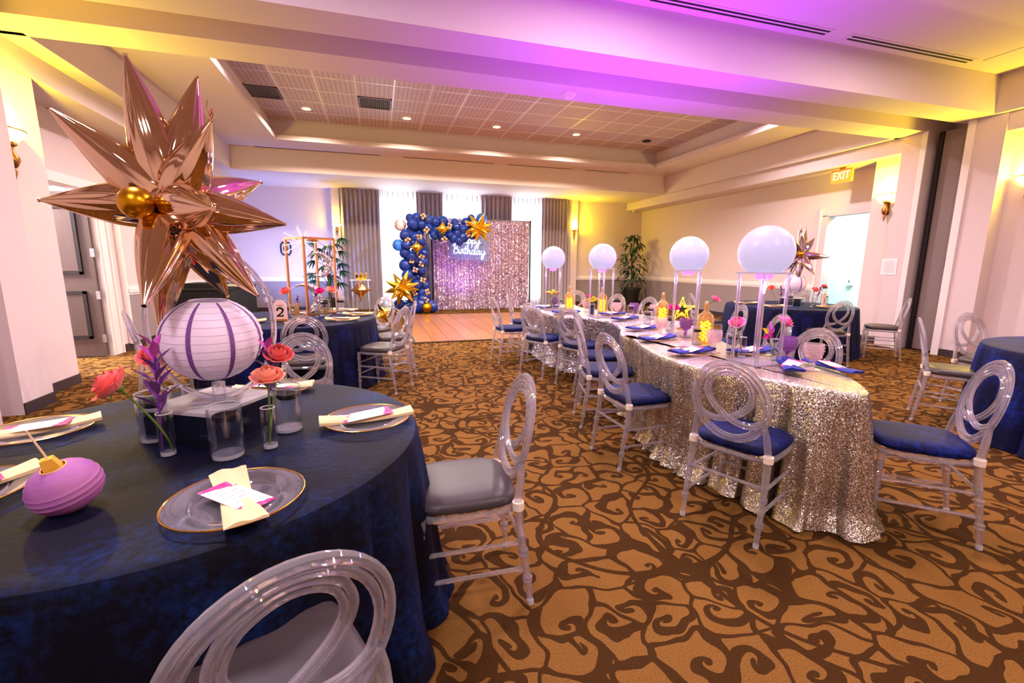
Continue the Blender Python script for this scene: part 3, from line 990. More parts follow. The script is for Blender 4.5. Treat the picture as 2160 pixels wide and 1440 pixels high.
def bfold(u, v):
    x = BX0 + 0.02 + (BX1 - BX0 - 0.04) * u
    d = 1 - v
    w = 0.045 * (0.35 + d) * sin(u * 2 * pi * 17 + 1.2 * sin(u * 13)) + 0.02 * sin(u * 71 + v * 2)
    return (x, BY - 0.03 + w - 0.10 * max(0, d - 0.9) * 4, 0.02 + (BH - 0.04) * v)


MB().grid(bfold, 260, 20).build('sequin_curtain', 'rosequin', bd)
for x in (BX0 - 0.02, BX1 + 0.02):
    MB().tube([(x, BY, 0.01), (x, BY, BH + 0.03)], 0.028, 10).build('pole', 'ink', bd)
    MB().box(x - 0.2, x + 0.2, BY - 0.2, BY + 0.2, 0.0, 0.012).build('base_plate', 'darkmetal', bd, False)
MB().tube([(BX0 - 0.06, BY, BH), (BX1 + 0.06, BY, BH)], 0.02, 10).build('crossbar', 'steel', bd)

ns = thing('neon_sign', 'white neon Happy Birthday sign glowing in front of the sequin backdrop', 'sign', (2.72, 13.62, 2.00))
ns.rotation_euler = (0, radians(3), 0)


def spl(pts, n=6):
    out = []
    P = [Vector((p[0], 0, p[1])) for p in pts]
    for i in range(len(P) - 1):
        p0, p1, p2, p3 = P[max(i - 1, 0)], P[i], P[i + 1], P[min(i + 2, len(P) - 1)]
        for k in range(n):
            t = k / n
            out.append(0.5 * ((2 * p1) + (p2 - p0) * t + (2 * p0 - 5 * p1 + 4 * p2 - p3) * t * t + (3 * p1 - p0 - 3 * p2 + p3) * t ** 3))
    out.append(P[-1])
    return out


GL = {
    'H': [[(0.0, 0.75), (0.12, 0.95), (0.2, 0.8), (0.12, 0.3), (0.02, 0.0)], [(0.62, 1.0), (0.5, 0.6), (0.42, 0.1), (0.5, 0.0), (0.62, 0.12)], [(0.1, 0.45), (0.3, 0.55), (0.52, 0.5)]],
    'a': [[(0.4, 0.42), (0.2, 0.46), (0.06, 0.2), (0.18, 0.0), (0.38, 0.3), (0.4, 0.42), (0.38, 0.1), (0.48, 0.0), (0.58, 0.12)]],
    'p': [[(0.1, 0.4), (0.08, 0.0), (0.04, -0.45)], [(0.08, 0.15), (0.22, 0.45), (0.4, 0.3), (0.3, 0.02), (0.1, 0.05)], [(0.3, 0.02), (0.5, 0.12)]],
    'y': [[(0.06, 0.42), (0.08, 0.1), (0.22, 0.02), (0.38, 0.2), (0.42, 0.42), (0.36, 0.0), (0.28, -0.45), (0.1, -0.42), (0.2, -0.15), (0.6, 0.2)]],
    'B': [[(0.15, 0.0), (0.2, 0.5), (0.28, 0.95)], [(0.02, 0.75), (0.2, 1.0), (0.5, 0.98), (0.5, 0.65), (0.24, 0.55), (0.56, 0.5), (0.6, 0.15), (0.35, -0.02), (0.1, 0.05)]],
    'i': [[(0.1, 0.42), (0.08, 0.08), (0.18, 0.0), (0.28, 0.12)], [(0.12, 0.6), (0.13, 0.64)]],
    'r': [[(0.06, 0.0), (0.1, 0.4), (0.2, 0.48), (0.3, 0.4), (0.26, 0.08), (0.4, 0.1)]],
    't': [[(0.2, 0.85), (0.14, 0.1), (0.24, 0.0), (0.36, 0.12)], [(0.02, 0.55), (0.36, 0.58)]],
    'h': [[(0.12, 0.95), (0.06, 0.0), (0.2, 0.42), (0.34, 0.36), (0.34, 0.08), (0.44, 0.0), (0.54, 0.12)]],
    'd': [[(0.4, 0.42), (0.2, 0.46), (0.06, 0.2), (0.18, 0.0), (0.38, 0.25), (0.5, 0.98), (0.4, 0.1), (0.5, 0.0), (0.6, 0.12)]],
}
ADV = {'H': 0.66, 'a': 0.54, 'p': 0.46, 'y': 0.5, 'B': 0.64, 'i': 0.26, 'r': 0.36, 't': 0.34, 'h': 0.5, 'd': 0.56}
for word, ox, oz, sc in (('Happy', -0.40, 0.02, 0.27), ('Birthday', -0.52, -0.30, 0.27)):
    x = ox
    for ch in word:
        mbx = MB()
        for strk in GL[ch]:
            mbx.tube([(x + p.x * sc, 0, oz + p.z * sc) for p in spl(strk)], 0.0105, 6)
        mbx.build('letter_' + ch.lower(), 'neon', ns)
        x += ADV[ch] * sc
for xx in (-0.45, 0.45):
    MB().tube([(xx, 0.03, 0.30), (xx, 0.20, 0.74)], 0.003, 5).build('hanging_wire', 'steel', ns)
MB().box(-0.60, 0.62, 0.02, 0.028, -0.48, 0.36).build('backing_panel', 'neonback', ns, False)

# ------------------------------------------------------------------ balloon garland
ga = tag(link('balloon_garland', None), 'navy balloon garland arching over the sequin backdrop', 'balloon arch')
GY = 13.15


def gz(px, py, Y):
    """garland sketch units -> metres on the plane of the garland (1 unit = 3.53 mm)"""
    k = Y / 13.2
    return ((0.74 + (px - 600) * 0.003520) * k, Y, 2.52 - (py - 360) * 0.003560)


ball_me = MB().ball((0, 0, 0), 1.0, 20, 14).add([(0.05 * cos(a), 0.05 * sin(a), -1.0) for a in (0, 2.1, 4.2)] + [(0.10 * cos(a), 0.10 * sin(a), -1.12) for a in (0, 2.1, 4.2)],
                                                [(0, 1, 4, 3), (1, 2, 5, 4), (2, 0, 3, 5), (3, 4, 5)]).mesh('balloon', 'navyball')
NB = [(655, 322, 32), (708, 322, 42), (675, 372, 42), (742, 372, 38), (655, 425, 40), (720, 430, 40), (615, 455, 42), (690, 470, 40),
      (800, 335, 42), (860, 345, 42), (920, 340, 40), (800, 400, 38), (855, 410, 40), (905, 455, 40), (845, 450, 36), (960, 400, 42), (975, 450, 36),
      (1030, 380, 36), (1040, 430, 45), (1000, 470, 36), (1090, 400, 38), (1085, 460, 42), (1050, 492, 34), (1130, 430, 38), (1130, 370, 38), (1150, 310, 30),
      (1105, 340, 36), (1190, 350, 40), (1165, 440, 35), (1015, 345, 35),
      (640, 450, 38), (735, 500, 36), (680, 510, 42), (620, 530, 40), (745, 530, 38), (610, 590, 42), (700, 590, 45), (755, 590, 38),
      (660, 620, 40), (610, 685, 50), (670, 670, 42), (745, 655, 40), (700, 640, 40), (690, 725, 40), (738, 725, 36), (622, 765, 44), (660, 795, 40), (715, 785, 38),
      (695, 840, 40), (758, 850, 38), (650, 850, 40), (725, 905, 46), (660, 925, 36), (768, 935, 36), (735, 960, 40),
      (552, 990, 38), (518, 1050, 45), (600, 1045, 50), (668, 960, 46), (715, 1005, 58), (680, 1080, 56), (800, 1000, 38), (815, 1065, 46), (592, 1090, 46), (640, 1105, 40), (560, 1090, 38)]
for k, (a, b, r) in enumerate(NB):
    rr = r * 0.00352
    dy = random.uniform(-0.12, 0.12)
    p = gz(a, b, GY + dy)
    z = max(p[2], rr + 0.01)
    o = link('balloon', ball_me, ga, (p[0], p[1], z), (random.uniform(-1, 1), random.uniform(-1, 1), random.uniform(0, 6)))
    o.scale = (rr * 1.06, rr * 1.06, rr * 1.14)
for (a, b, r) in ((560, 530, 48), (650, 330, 26), (1240, 308, 48)):
    p = gz(a, b, GY + 0.05)
    me = ball_me.copy()
    me.materials.clear()
    me.materials.append(M['blueball'])
    o = link('balloon', me, ga, p, (0.2, 0.3, 0))
    o.scale = (r * 0.00352,) * 3
gold_me = ball_me.copy()
gold_me.materials.clear()
gold_me.materials.append(M['peach'])
for (a, b) in ((760, 310), (785, 412), (635, 495), (725, 468), (660, 650), (740, 622), (738, 678), (685, 722), (745, 802), (675, 905), (778, 895), (765, 960), (602, 1025),
               (525, 1045), (970, 378), (1125, 355), (1125, 437), (928, 482)):
    an0 = random.uniform(0, 6)
    for q in range(4):
        an = an0 + q * pi / 2 + random.uniform(-0.25, 0.25)
        p = gz(a + 15.5 * cos(an), b + 15.5 * sin(an), GY - 0.21 + 0.03 * (q % 2))
        o = link('gold_balloon', gold_me, ga, p, (0, 0, an))
        o.scale = (random.uniform(0.036, 0.044),) * 3
p = gz(768, 1088, GY - 0.18)
bg = MB().ball((0, 0, 0), 0.16, 28, 18).build('large_gold_balloon', 'goldball', ga, True, (p[0], p[1], 0.165))
bg['label'] = 'large gold chrome balloon at the foot of the garland'
p = gz(580, 377, GY)
o = MB().ball((0, 0, 0), 0.165, 28, 18).build('confetti_balloon', 'confball', ga, True, p)
o['label'] = 'clear pink confetti balloon'
cf = MB()
for q in range(40):
    a, t = random.uniform(0, 2 * pi), random.uniform(-1, 1)
    s = sqrt(1 - t * t) * 0.155
    cf.ball((s * cos(a), s * sin(a), t * 0.155), 0.008, 5, 3)
c_ = cf.build('confetti', 'goldfoil', o)
c_['kind'] = 'stuff'


def spike_mesh(name, L, R, mat, base=0.0, pleats=12):
    """foil spike along +Z: narrow root, swollen body, long taper to a pinched tip"""
    prof = [(0.25, base), (0.52, base + 0.04), (0.76, 0.09), (0.91, 0.15), (0.98, 0.21), (1.0, 0.28), (0.98, 0.36), (0.92, 0.45), (0.81, 0.55), (0.66, 0.66), (0.49, 0.77), (0.31, 0.87), (0.14, 0.96), (0.07, 1.0), (0.10, 1.015)]
    n = pleats * 5
    v, f = [], []
    for r, z in prof:
        for k in range(n):
            a = 2 * pi * k / n
            q = r * R * (1 + 0.024 * (1.8 - r) * cos(pleats * a + 0.8 * sin(3 * z)) + 0.02 * sin(2 * a + 5 * z))
            v.append((q * cos(a), q * sin(a), z * L))
    m = len(prof)
    for i in range(m - 1):
        for k in range(n):
            l = (k + 1) % n
            f.append((i * n + k, i * n + l, (i + 1) * n + l, (i + 1) * n + k))
    f.append(tuple((m - 1) * n + k for k in range(n)))
    me = MB().add(v, f)
    return me.mesh(name, mat)


def starburst(name, label, loc, dirs, L, R, mat, group, core=True, ballmat='goldball', ball_dir=(0, -1, 0)):
    o = thing(name, label, 'balloon', loc, 0, group)
    me = spike_mesh('spike', 1.0, 1.0, mat)
    for d in dirs:
        d = Vector(d)
        ln = d.length
        q = Vector((0, 0, 1)).rotation_difference(d.normalized())
        s = link('spike', me, o)
        s.rotation_mode = 'QUATERNION'
        s.rotation_quaternion = q
        s.scale = (R, R, ln)
    MB().ball((0, 0, 0), R * 1.15, 16, 12).build('core', mat, o)
    if core:
        b = Vector(ball_dir).normalized() * (R * 2.0)
        MB().ball((0, 0, 0), R * 0.68, 24, 16).build('centre_balloon', ballmat, o, True, b)
    return o


def fib_dirs(n, L, seed):
    rnd = random.Random(seed)
    out = []
    for i in range(n):
        z = 1 - 2 * (i + 0.5) / n
        a = i * 2.39996 + rnd.uniform(-0.2, 0.2)
        s = sqrt(1 - z * z)
        out.append(Vector((s * cos(a), s * sin(a), z)) * L * rnd.uniform(0.9, 1.08))
    return out


p = gz(575, 858, GY - 0.42)
starburst('starburst_balloon', 'gold foil starburst balloon low on the garland column', p, fib_dirs(15, 0.50, 3), 0.5, 0.092, 'goldfoil', 'gold starburst balloons', False)
p = gz(1215, 392, GY - 0.35)
starburst('starburst_balloon', 'gold foil starburst balloon at the upper right end of the garland', p, fib_dirs(15, 0.44, 5), 0.44, 0.082, 'goldfoil', 'gold starburst balloons', False)


def star4(loc, R, label, rot=0.0, mat='goldfoil', group='four-point foil stars', cat='balloon', rz=0.0):
    n = 64
    rim, v, f = [], [], []
    for k in range(n):
        a = 2 * pi * k / n
        c, s = abs(cos(a)), abs(sin(a))
        r = R * (c ** 0.62 + s ** 0.62) ** (-1 / 0.62)
        rim.append((r * cos(a + rot), r * sin(a + rot)))
    for sgn in (-1, 1):
        b = len(v)
        for t, h in ((1.0, 0.006), (0.8, 0.05), (0.5, 0.105), (0.2, 0.13)):
            for x, z in rim:
                v.append((x * t, sgn * h * R * 2, z * t))
        v.append((0, sgn * 0.14 * R * 2, 0))
        for i in range(3):
            for k in range(n):
                l = (k + 1) % n
                q = (b + i * n + k, b + i * n + l, b + (i + 1) * n + l, b + (i + 1) * n + k)
                f.append(q if sgn > 0 else q[::-1])
        for k in range(n):
            q = (b + 3 * n + k, b + 3 * n + (k + 1) % n, b + 4 * n)
            f.append(q if sgn > 0 else q[::-1])
    o = MB().add(v, f).build('foil_star_balloon', mat, None, True, loc, (0, 0, rz))
    return tag(o, label, cat, group)


star4(gz(915, 405, GY - 0.35), 0.25, 'four-point gold foil star on the horizontal arm of the garland')
star4(gz(705, 548, GY - 0.35), 0.24, 'four-point gold foil star on the upright column of the garland')

# ------------------------------------------------------------------ chairs (face +Y)
def lerp(a, b, t):
    return a + (b - a) * t


def make_chair(label, seatmat):
    t = thing('acrylic_chair', label, 'chair')

    def recl(z):
        d = max(0.0, z - 0.46)
        return -0.200 - 0.10 * d - 0.22 * d * d
    for s in (-1, 1):
        m = MB().tube([(s * 0.192, 0.185, 0.0), (s * 0.190, 0.186, 0.05), (s * 0.186, 0.183, 0.40), (s * 0.186, 0.183, 0.44)], [0.012, 0.013, 0.017, 0.018], 10)
        for z in (0.12, 0.245, 0.37):
            m.tube([(s * 0.188, 0.185, z - 0.012), (s * 0.188, 0.185, z + 0.012)], 0.019, 10)
        lg = m.build('leg', 'acry', t)
        MB().tube([(s * 0.192, 0.185, 0.0), (s * 0.192, 0.185, 0.018)], 0.0135, 10).build('foot_cap', 'acryf', lg)
        m = MB().tube([(s * 0.196, -0.255, 0.0), (s * 0.196, -0.238, 0.14), (s * 0.194, -0.205, 0.36), (s * 0.192, -0.198, 0.46), (s * 0.180, recl(0.56), 0.56), (s * 0.168, recl(0.62), 0.62)],
                      [0.013, 0.015, 0.018, 0.018, 0.016, 0.012], 10)
        for z, y in ((0.12, -0.241), (0.245, -0.222)):
            m.tube([(s * 0.196, y, z - 0.012), (s * 0.196, y, z + 0.012)], 0.020, 10)
        lg = m.build('leg', 'acry', t)
        MB().tube([(s * 0.196, -0.255, 0.0), (s * 0.196, -0.254, 0.018)], 0.0145, 10).build('foot_cap', 'acryf', lg)
        MB().tube([(s * 0.193, -0.198, 0.435), (s * 0.193, -0.198, 0.468)], 0.024, 10).tube([(s * 0.172, -0.185, 0.455), (s * 0.150, -0.18, 0.450)], 0.010, 6).build('seat_tie', 'tie', t)
        for z in (0.165, 0.285):
            y0 = lerp(-0.245, -0.2, z / 0.4)
            MB().tube([(s * 0.194, y0, z), (s * 0.19, y0 + 0.05, z), (s * 0.188, 0.13, z), (s * 0.188, 0.185, z)], [0.013, 0.0095, 0.0095, 0.013], 8).build('stretcher', 'acry', t)
    for z in (0.20, 0.325):
        MB().tube([(-0.187, 0.185, z), (-0.14, 0.185, z), (0.14, 0.185, z), (0.187, 0.185, z)], [0.012, 0.009, 0.009, 0.012], 8).build('stretcher', 'acry', t)
    MB().tube([(-0.195, -0.215, 0.30), (-0.14, -0.215, 0.30), (0.14, -0.215, 0.30), (0.195, -0.215, 0.30)], [0.013, 0.0095, 0.0095, 0.013], 8).build('stretcher', 'acry', t)

    def rr(w, d, k, z, p=4.5):
        out = []
        for i in range(k):
            a = 2 * pi * i / k
            c, s = cos(a), sin(a)
            out.append((w * abs(c) ** (2 / p) * (1 if c >= 0 else -1), d * abs(s) ** (2 / p) * (1 if s >= 0 else -1) - 0.005, z))
        return out
    MB().tube(rr(0.196, 0.198, 40, 0.432), 0.015, 8, closed=True).build('seat_frame', 'acry', t)
    sm = MB()
    k = 40
    rows = [(0.90, 0.446), (1.0, 0.456), (1.03, 0.472), (1.0, 0.490), (0.90, 0.502), (0.70, 0.509), (0.4, 0.512)]
    v, f = [], []
    for sc, z in rows:
        v += rr(0.203 * sc, 0.205 * sc, k, z, 4.0)
    for i in range(len(rows) - 1):
        for q in range(k):
            l = (q + 1) % k
            f.append((i * k + q, i * k + l, (i + 1) * k + l, (i + 1) * k + q))
    f.append(tuple(range(k))[::-1])
    f.append(tuple((len(rows) - 1) * k + q for q in range(k)))
    sm.add(v, f).build('cushion', seatmat, t)

    def hoop(w, h, n=44):
        out = []
        for i in range(n):
            a = 2 * pi * i / n
            z = 0.715 + h * sin(a)
            out.append((w * cos(a), recl(z), z))
        return out
    MB().tube(hoop(0.190, 0.212), 0.0118, 8, closed=True).tube(hoop(0.166, 0.188), 0.0105, 8, closed=True).build('back_hoop', 'acry', t)
    key = [(-0.168, 0.628), (-0.12, 0.600), (-0.055, 0.598), (0.015, 0.625), (0.085, 0.685), (0.118, 0.765), (0.085, 0.850), (0.0, 0.887),
           (-0.085, 0.850), (-0.118, 0.765), (-0.085, 0.685), (-0.015, 0.625), (0.055, 0.598), (0.12, 0.600), (0.168, 0.628)]
    P = spl(key, 4)
    m = len(P)
    loop = MB()
    for off, r in ((0.0, 0.0098), (0.019, 0.0088)):
        pts = []
        for i, q in enumerate(P):
            cx, cz = 0.0, 0.765
            d = Vector((q.x - cx, 0, q.z - cz))
            d = d.normalized() if d.length > 1e-6 else d
            x, z = q.x - d.x * off, q.z - d.z * off
            yy = recl(z) + 0.012 * sin(2 * pi * i / m)
            pts.append((x, yy, z))
        loop.tube(pts, r, 8)
    loop.build('back_loop', 'acry', t)
    return t


grey = make_chair('clear acrylic chair with grey vinyl seat at the aisle side of the star balloon table', 'vinyl')
blue = make_chair('clear acrylic chair with blue velvet seat', 'blue')


def chair(proto, x, y, d, label, group):
    if not proto.get('used'):
        proto['used'] = 1
        proto.location = (x, y, 0)
        proto.rotation_euler = (0, 0, face(*d))
        proto['label'] = label
        proto['group'] = group
        return proto
    c = dup(proto, (x, y, 0), face(*d), label, group)
    return c


G1, G2, G3, G4, GS = 'chairs at the star balloon table', 'chairs at table two', 'chairs at the far corner table', 'chairs at the right edge table', 'chairs along the silver tables'
chair(grey, 0.305, 1.77, (-1, 0.02), 'grey-seated acrylic chair standing alone on the aisle side of the star balloon table', G1)
chair(grey, -0.275, 0.975, (-0.40, 0.9), 'acrylic chair cropped by the bottom photo edge, seen from behind', G1)
chair(grey, -0.55, 2.98, (-0.15, -1), 'acrylic chair pushed against the back of the star balloon table, nearer of two overlapping hoops', G1)
chair(grey, -0.68, 4.68, (-0.05, 1), 'acrylic chair at the front of table two, farther of two overlapping hoops', G2)
chair(grey, 0.02, 5.16, (-0.85, 0.5), 'acrylic chair with grey seat turned beside table two, nearest the aisle', G2)
chair(grey, 0.16, 5.86, (-1, -0.02), 'acrylic chair at table two seen edge-on nearest the dance floor', G2)
chair(grey, -0.10, 6.62, (-0.72, -0.7), 'acrylic chair behind table two with a yellow foil ornament on it', G2)
chair(grey, -2.12, 5.35, (1, 0.35), 'acrylic chair mostly hidden behind the white paper lantern', G2)
chair(grey, 6.20, 4.86, (0.25, 1), 'acrylic chair at the front of the far corner table, its loop back against navy cloth', G3)
chair(grey, 7.50, 4.98, (-0.65, 0.75), 'acrylic chair with black seat seen from the side before the grey partition', G3)
chair(grey, 5.35, 6.32, (0.9, -0.35), 'acrylic chair left of the far corner table in front of the chair rail', G3)
chair(grey, 7.75, 6.55, (-0.8, -0.6), 'acrylic chair behind the far corner table before the bright doorway', G3)
chair(grey, 4.99, 2.64, (0.57, -0.82), 'acrylic chair seen edge-on at the right edge table', G4)
chair(grey, 5.80, 2.78, (-0.15, -1), 'acrylic chair behind the right edge table against the amber wall', G4)
chair(blue, 1.92, 1.89, (0.91, 0.41), 'blue-seated acrylic chair nearest the camera at the silver table, back to the viewer', GS)
chair(blue, 1.79, 2.76, (1, 0.03), 'blue-seated acrylic chair second along the aisle side of the silver table', GS)
chair(blue, 1.94, 3.50, (0.96, -0.27), 'blue-seated acrylic chair third along the aisle side, seen edge-on', GS)
chair(blue, 2.20, 4.10, (0.96, -0.28), 'blue-seated acrylic chair in the bend of the silver tables, fourth along the aisle', GS)
chair(blue, 2.30, 4.74, (0.90, 0.40), 'blue-seated acrylic chair fifth along the aisle, its hoop before silver folds', GS)
chair(blue, 2.04, 5.34, (0.89, 0.45), 'blue-seated acrylic chair sixth along the aisle with chrome-like reflections in its hoop', GS)
chair(blue, 1.86, 6.26, (1, 0.05), 'blue-seated acrylic chair seventh along the aisle in front of the dance floor', GS)
chair(blue, 2.30, 6.95, (0.9, -0.4), 'acrylic chair at the dance floor end of the silver tables', GS)
chair(blue, 2.79, 1.60, (-0.74, 0.68), 'acrylic chair with bright blue seat turned away at the near end of the silver table', GS)
chair(blue, 2.93, 2.52, (-0.95, -0.1), 'acrylic chair across the silver table behind the near pink goblet', GS)
chair(blue, 3.55, 3.52, (-0.9, 0.25), 'acrylic chair across the silver table behind the coral rose', GS)
chair(blue, 3.98, 4.50, (-0.9, 0.3), 'acrylic chair pulled out right of the amber bottle and lit star', GS)
chair(blue, 3.60, 5.75, (-1, -0.2), 'acrylic chair across the silver tables in front of the ficus pot', GS)
chair(blue, 3.50, 6.45, (-0.9, -0.35), 'acrylic chair across the silver tables below the second orb from the drapes', GS)
chair(blue, 3.30, 7.35, (-0.7, -0.7), 'acrylic chair at the far end of the silver tables beside the frosted yellow bottle', GS)
yo = star4((0.05, 6.42, 0.72), 0.17, 'yellow foil crescent star tied to a chair behind table two', 0.5, 'goldfoil', None, 'ornament', 0.6)

# ------------------------------------------------------------------ cloth-covered tables
def resample(pts, n):
    P = [Vector((p[0], p[1], 0)) for p in pts]
    m = len(P)
    dense = []
    for i in range(m):
        p0, p1, p2, p3 = P[i - 1], P[i], P[(i + 1) % m], P[(i + 2) % m]
        for k in range(12):
            t = k / 12
            dense.append(0.5 * ((2 * p1) + (p2 - p0) * t + (2 * p0 - 5 * p1 + 4 * p2 - p3) * t * t + (3 * p1 - p0 - 3 * p2 + p3) * t ** 3))
    L = [0.0]
    for i in range(len(dense)):
        L.append(L[-1] + (dense[(i + 1) % len(dense)] - dense[i]).length)
    out, j = [], 0
    for q in range(n):
        s = L[-1] * q / n
        while L[j + 1] < s:
            j += 1
        t = (s - L[j]) / max(1e-9, L[j + 1] - L[j])
        out.append(dense[j].lerp(dense[(j + 1) % len(dense)], t))
    return out, L[-1]


def cloth(name, pts, H, mat, label, group, nfold, amp, flare, seed, hem=0.0, n=420, rows=18, cat='tablecloth', inset=None, wrinkle=0.0):
    rnd = random.Random(seed)
    P, per = resample(pts, n)
    nor = []
    for i in range(n):
        d = P[(i + 1) % n] - P[i - 1]
        nor.append(Vector((d.y, -d.x, 0)).normalized())
    ph = [rnd.uniform(0, 6.28) for _ in range(6)]
    amps = [rnd.uniform(0.45, 1.25) for _ in range(nfold + 2)]

    def fold(u):
        w = u * nfold + 0.35 * sin(2 * pi * 3 * u + ph[0]) + 0.25 * sin(2 * pi * 7 * u + ph[1])
        k = int(w) % nfold
        fr = w - math.floor(w)
        a = lerp(amps[k], amps[(k + 1) % nfold], fr)
        s = 2.0 * abs(sin(pi * fr)) ** 0.8 - 1.1
        return a * (s + 0.15 * sin(4 * pi * fr)) + 0.25 * sin(2 * pi * (nfold * 2.3) * u + ph[2])
    v, f = [], []
    ring = [(-0.05, H + 0.0005), (-0.018, H), (-0.004, H - 0.006), (0.004, H - 0.024)]
    for off, z in ring:
        for i in range(n):
            wv = wrinkle * fold(i / n) * (0.3 if off > -0.04 else 0.0)
            p = P[i] + nor[i] * off
            v.append((p.x, p.y, z + min(0, wv)))
    for r in range(1, rows + 1):
        t = r / rows
        z = (H - 0.024) * (1 - t) + 0.006 + hem * 0
        for i in range(n):
            u = i / n
            fo = fold(u)
            off = 0.004 + flare * t ** 0.9 + amp * (t ** 0.75) * fo
            if inset:
                off += inset(P[i], t)
            side = amp * 0.5 * t * cos(2 * pi * nfold * u + ph[3])
            if hem and t > 0.85:
                off += hem * (t - 0.85) / 0.15 * (0.4 + 0.6 * sin(2 * pi * nfold * 0.5 * u + ph[4]) ** 2)
            tg = Vector((-nor[i].y, nor[i].x, 0))
            p = P[i] + nor[i] * off + tg * side
            zz = z + (0.012 * max(0, fo) * t if r == rows else 0)
            v.append((p.x, p.y, zz))
    m = len(ring) + rows
    for i in range(m - 1):
        for k in range(n):
            l = (k + 1) % n
            f.append((i * n + k, i * n + l, (i + 1) * n + l, (i + 1) * n + k)[::-1])
    f.append(tuple(range(n)))
    o = MB().add(v, f).build(name, mat, None)
    return tag(o, label, cat, group)


def circle_pts(cx, cy, r, n=24):
    return [(cx + r * cos(2 * pi * i / n), cy + r * sin(2 * pi * i / n)) for i in range(n)]


TH = 0.76
T1, T2, T3, T4 = (-0.684, 1.831, 0.812), (-1.0, 5.80, 0.95), (6.58, 5.85, 0.95), (5.55, 1.72, 0.95)
cloth('round_tablecloth', circle_pts(*T1), TH, 'navy', 'navy crushed velvet cloth on the round table under the big star balloon', 'navy round tablecloths', 17, 0.042, 0.06, 1, 0.03, 520, 20)
cloth('round_tablecloth', circle_pts(*T2), TH, 'navyplain', 'navy velvet cloth on round table two with the copper frame', 'navy round tablecloths', 26, 0.028, 0.06, 2, 0.02)
cloth('round_tablecloth', circle_pts(*T3), TH, 'navyplain', 'navy velvet cloth on the far corner round table by the doorway', 'navy round tablecloths', 24, 0.028, 0.06, 3, 0.02)
cloth('round_tablecloth', circle_pts(*T4), TH, 'blue', 'royal blue velvet cloth on the round table cut by the right photo edge', 'navy round tablecloths', 24, 0.028, 0.06, 4, 0.02)

SL = [(2.37, 1.59), (2.10, 1.98), (1.95, 2.30), (1.92, 2.62), (2.00, 3.02), (2.17, 3.5), (2.20, 3.60)]
SR = [(2.98, 3.42), (2.92, 3.3), (2.78, 2.98), (2.72, 2.75), (2.72, 2.5), (2.78, 2.30), (2.80, 2.12)]
FL_ = [(2.18, 3.56), (2.40, 4.10), (2.56, 4.60), (2.46, 4.95), (2.24, 5.22), (2.14, 5.6), (2.14, 6.0), (2.18, 6.55), (2.2, 6.75)]
FR = [(3.0, 6.75), (2.98, 6.3), (3.02, 5.9), (3.2, 5.5), (3.36, 5.0), (3.38, 4.5), (3.22, 3.9), (2.97, 3.42)]


def push(p, t):
    # chairs tucked in on the aisle side hold the cloth back under the table edge
    if p.x < 2.62 and p.y > 2.0:
        return -0.18 * min(1.0, t * 1.5) * (1.0 if p.y > 3.9 else 0.45)
    return 0.0


ss = list(reversed(SL)) + []
near_b = SL[::-1] + SR[::-1]
far_b = FL_[::-1] + FR[::-1]
near_c = cloth('silver_tablecloth', near_b, TH, 'silver', 'silver-gold sequin cloth on the near serpentine table with deep folds to the carpet', 'silver tablecloths', 27, 0.050, 0.06, 11, 0.06, 620, 22, inset=lambda p, t: push(p, t), wrinkle=0.015)
far_c.data.materials.clear() if False else None
far_c = cloth('silver_tablecloth', far_b, TH, 'silverfar', 'silver sequin cloth on the far serpentine table toward the backdrop', 'silver tablecloths', 34, 0.036, 0.03, 12, 0.05, 560, 18, inset=lambda p, t: push(p, t))

# ------------------------------------------------------------------ place settings
ZT0 = TH + 0.002


def make_plate(label):
    o = thing('charger_plate', label, 'plate')
    MB().lathe([(0.001, 0.003), (0.095, 0.003), (0.105, 0.006), (0.118, 0.013), (0.160, 0.019), (0.166, 0.021), (0.166, 0.024), (0.118, 0.017), (0.104, 0.010), (0.094, 0.007), (0.001, 0.007)], 56,
               capb=False, capt=False).build('glass', 'plate', o)
    MB().tube([(0.166 * cos(2 * pi * k / 56), 0.166 * sin(2 * pi * k / 56), 0.0225) for k in range(56)], 0.0028, 6, closed=True).build('gold_rim', 'gold', o)
    MB().tube([(0.106 * cos(2 * pi * k / 48), 0.106 * sin(2 * pi * k / 48), 0.011) for k in range(48)], 0.0018, 5, closed=True).build('well_ring', 'plate', o)
    return o


def make_napkin(name, label, mat, wid, L, zf, rows=26, th=0.010):
    """folded cloth strip along Y: width wid(u), underside height zf(u), u in -1..1"""
    v, f = [], []
    nx_ = 8
    for side in (0, 1):
        for j in range(rows + 1):
            u = -1 + 2 * j / rows
            for i in range(nx_ + 1):
                s = -1 + 2 * i / nx_
                z = zf(u) + (th * (1 - 0.55 * s ** 4) if side else 0.0) + 0.003 * sin(5 * s + 3 * u) * side
                v.append((wid(u) * s, u * L / 2, z))
    a = (rows + 1) * (nx_ + 1)
    for j in range(rows):
        for i in range(nx_):
            q = (j * (nx_ + 1) + i, j * (nx_ + 1) + i + 1, (j + 1) * (nx_ + 1) + i + 1, (j + 1) * (nx_ + 1) + i)
            f.append(q[::-1])
            f.append(tuple(k + a for k in q))
    for j in range(rows):
        for i in (0, nx_):
            p, q = j * (nx_ + 1) + i, (j + 1) * (nx_ + 1) + i
            f.append((p, q, q + a, p + a) if i == 0 else (q, p, p + a, q + a))
    for i in range(nx_):
        p = i
        f.append((p, p + 1, p + 1 + a, p + a))
        p = rows * (nx_ + 1) + i
        f.append((p + 1, p, p + a, p + 1 + a))
    o = MB().add(v, f).build(name, mat)
    return tag(o, label, 'napkin')


def make_card(label):
    o = MB().box(-0.043, 0.043, -0.096, 0.096, 0, 0.0012).build('menu_card', 'card', None, False)
    return tag(o, label, 'card')


protos = {}


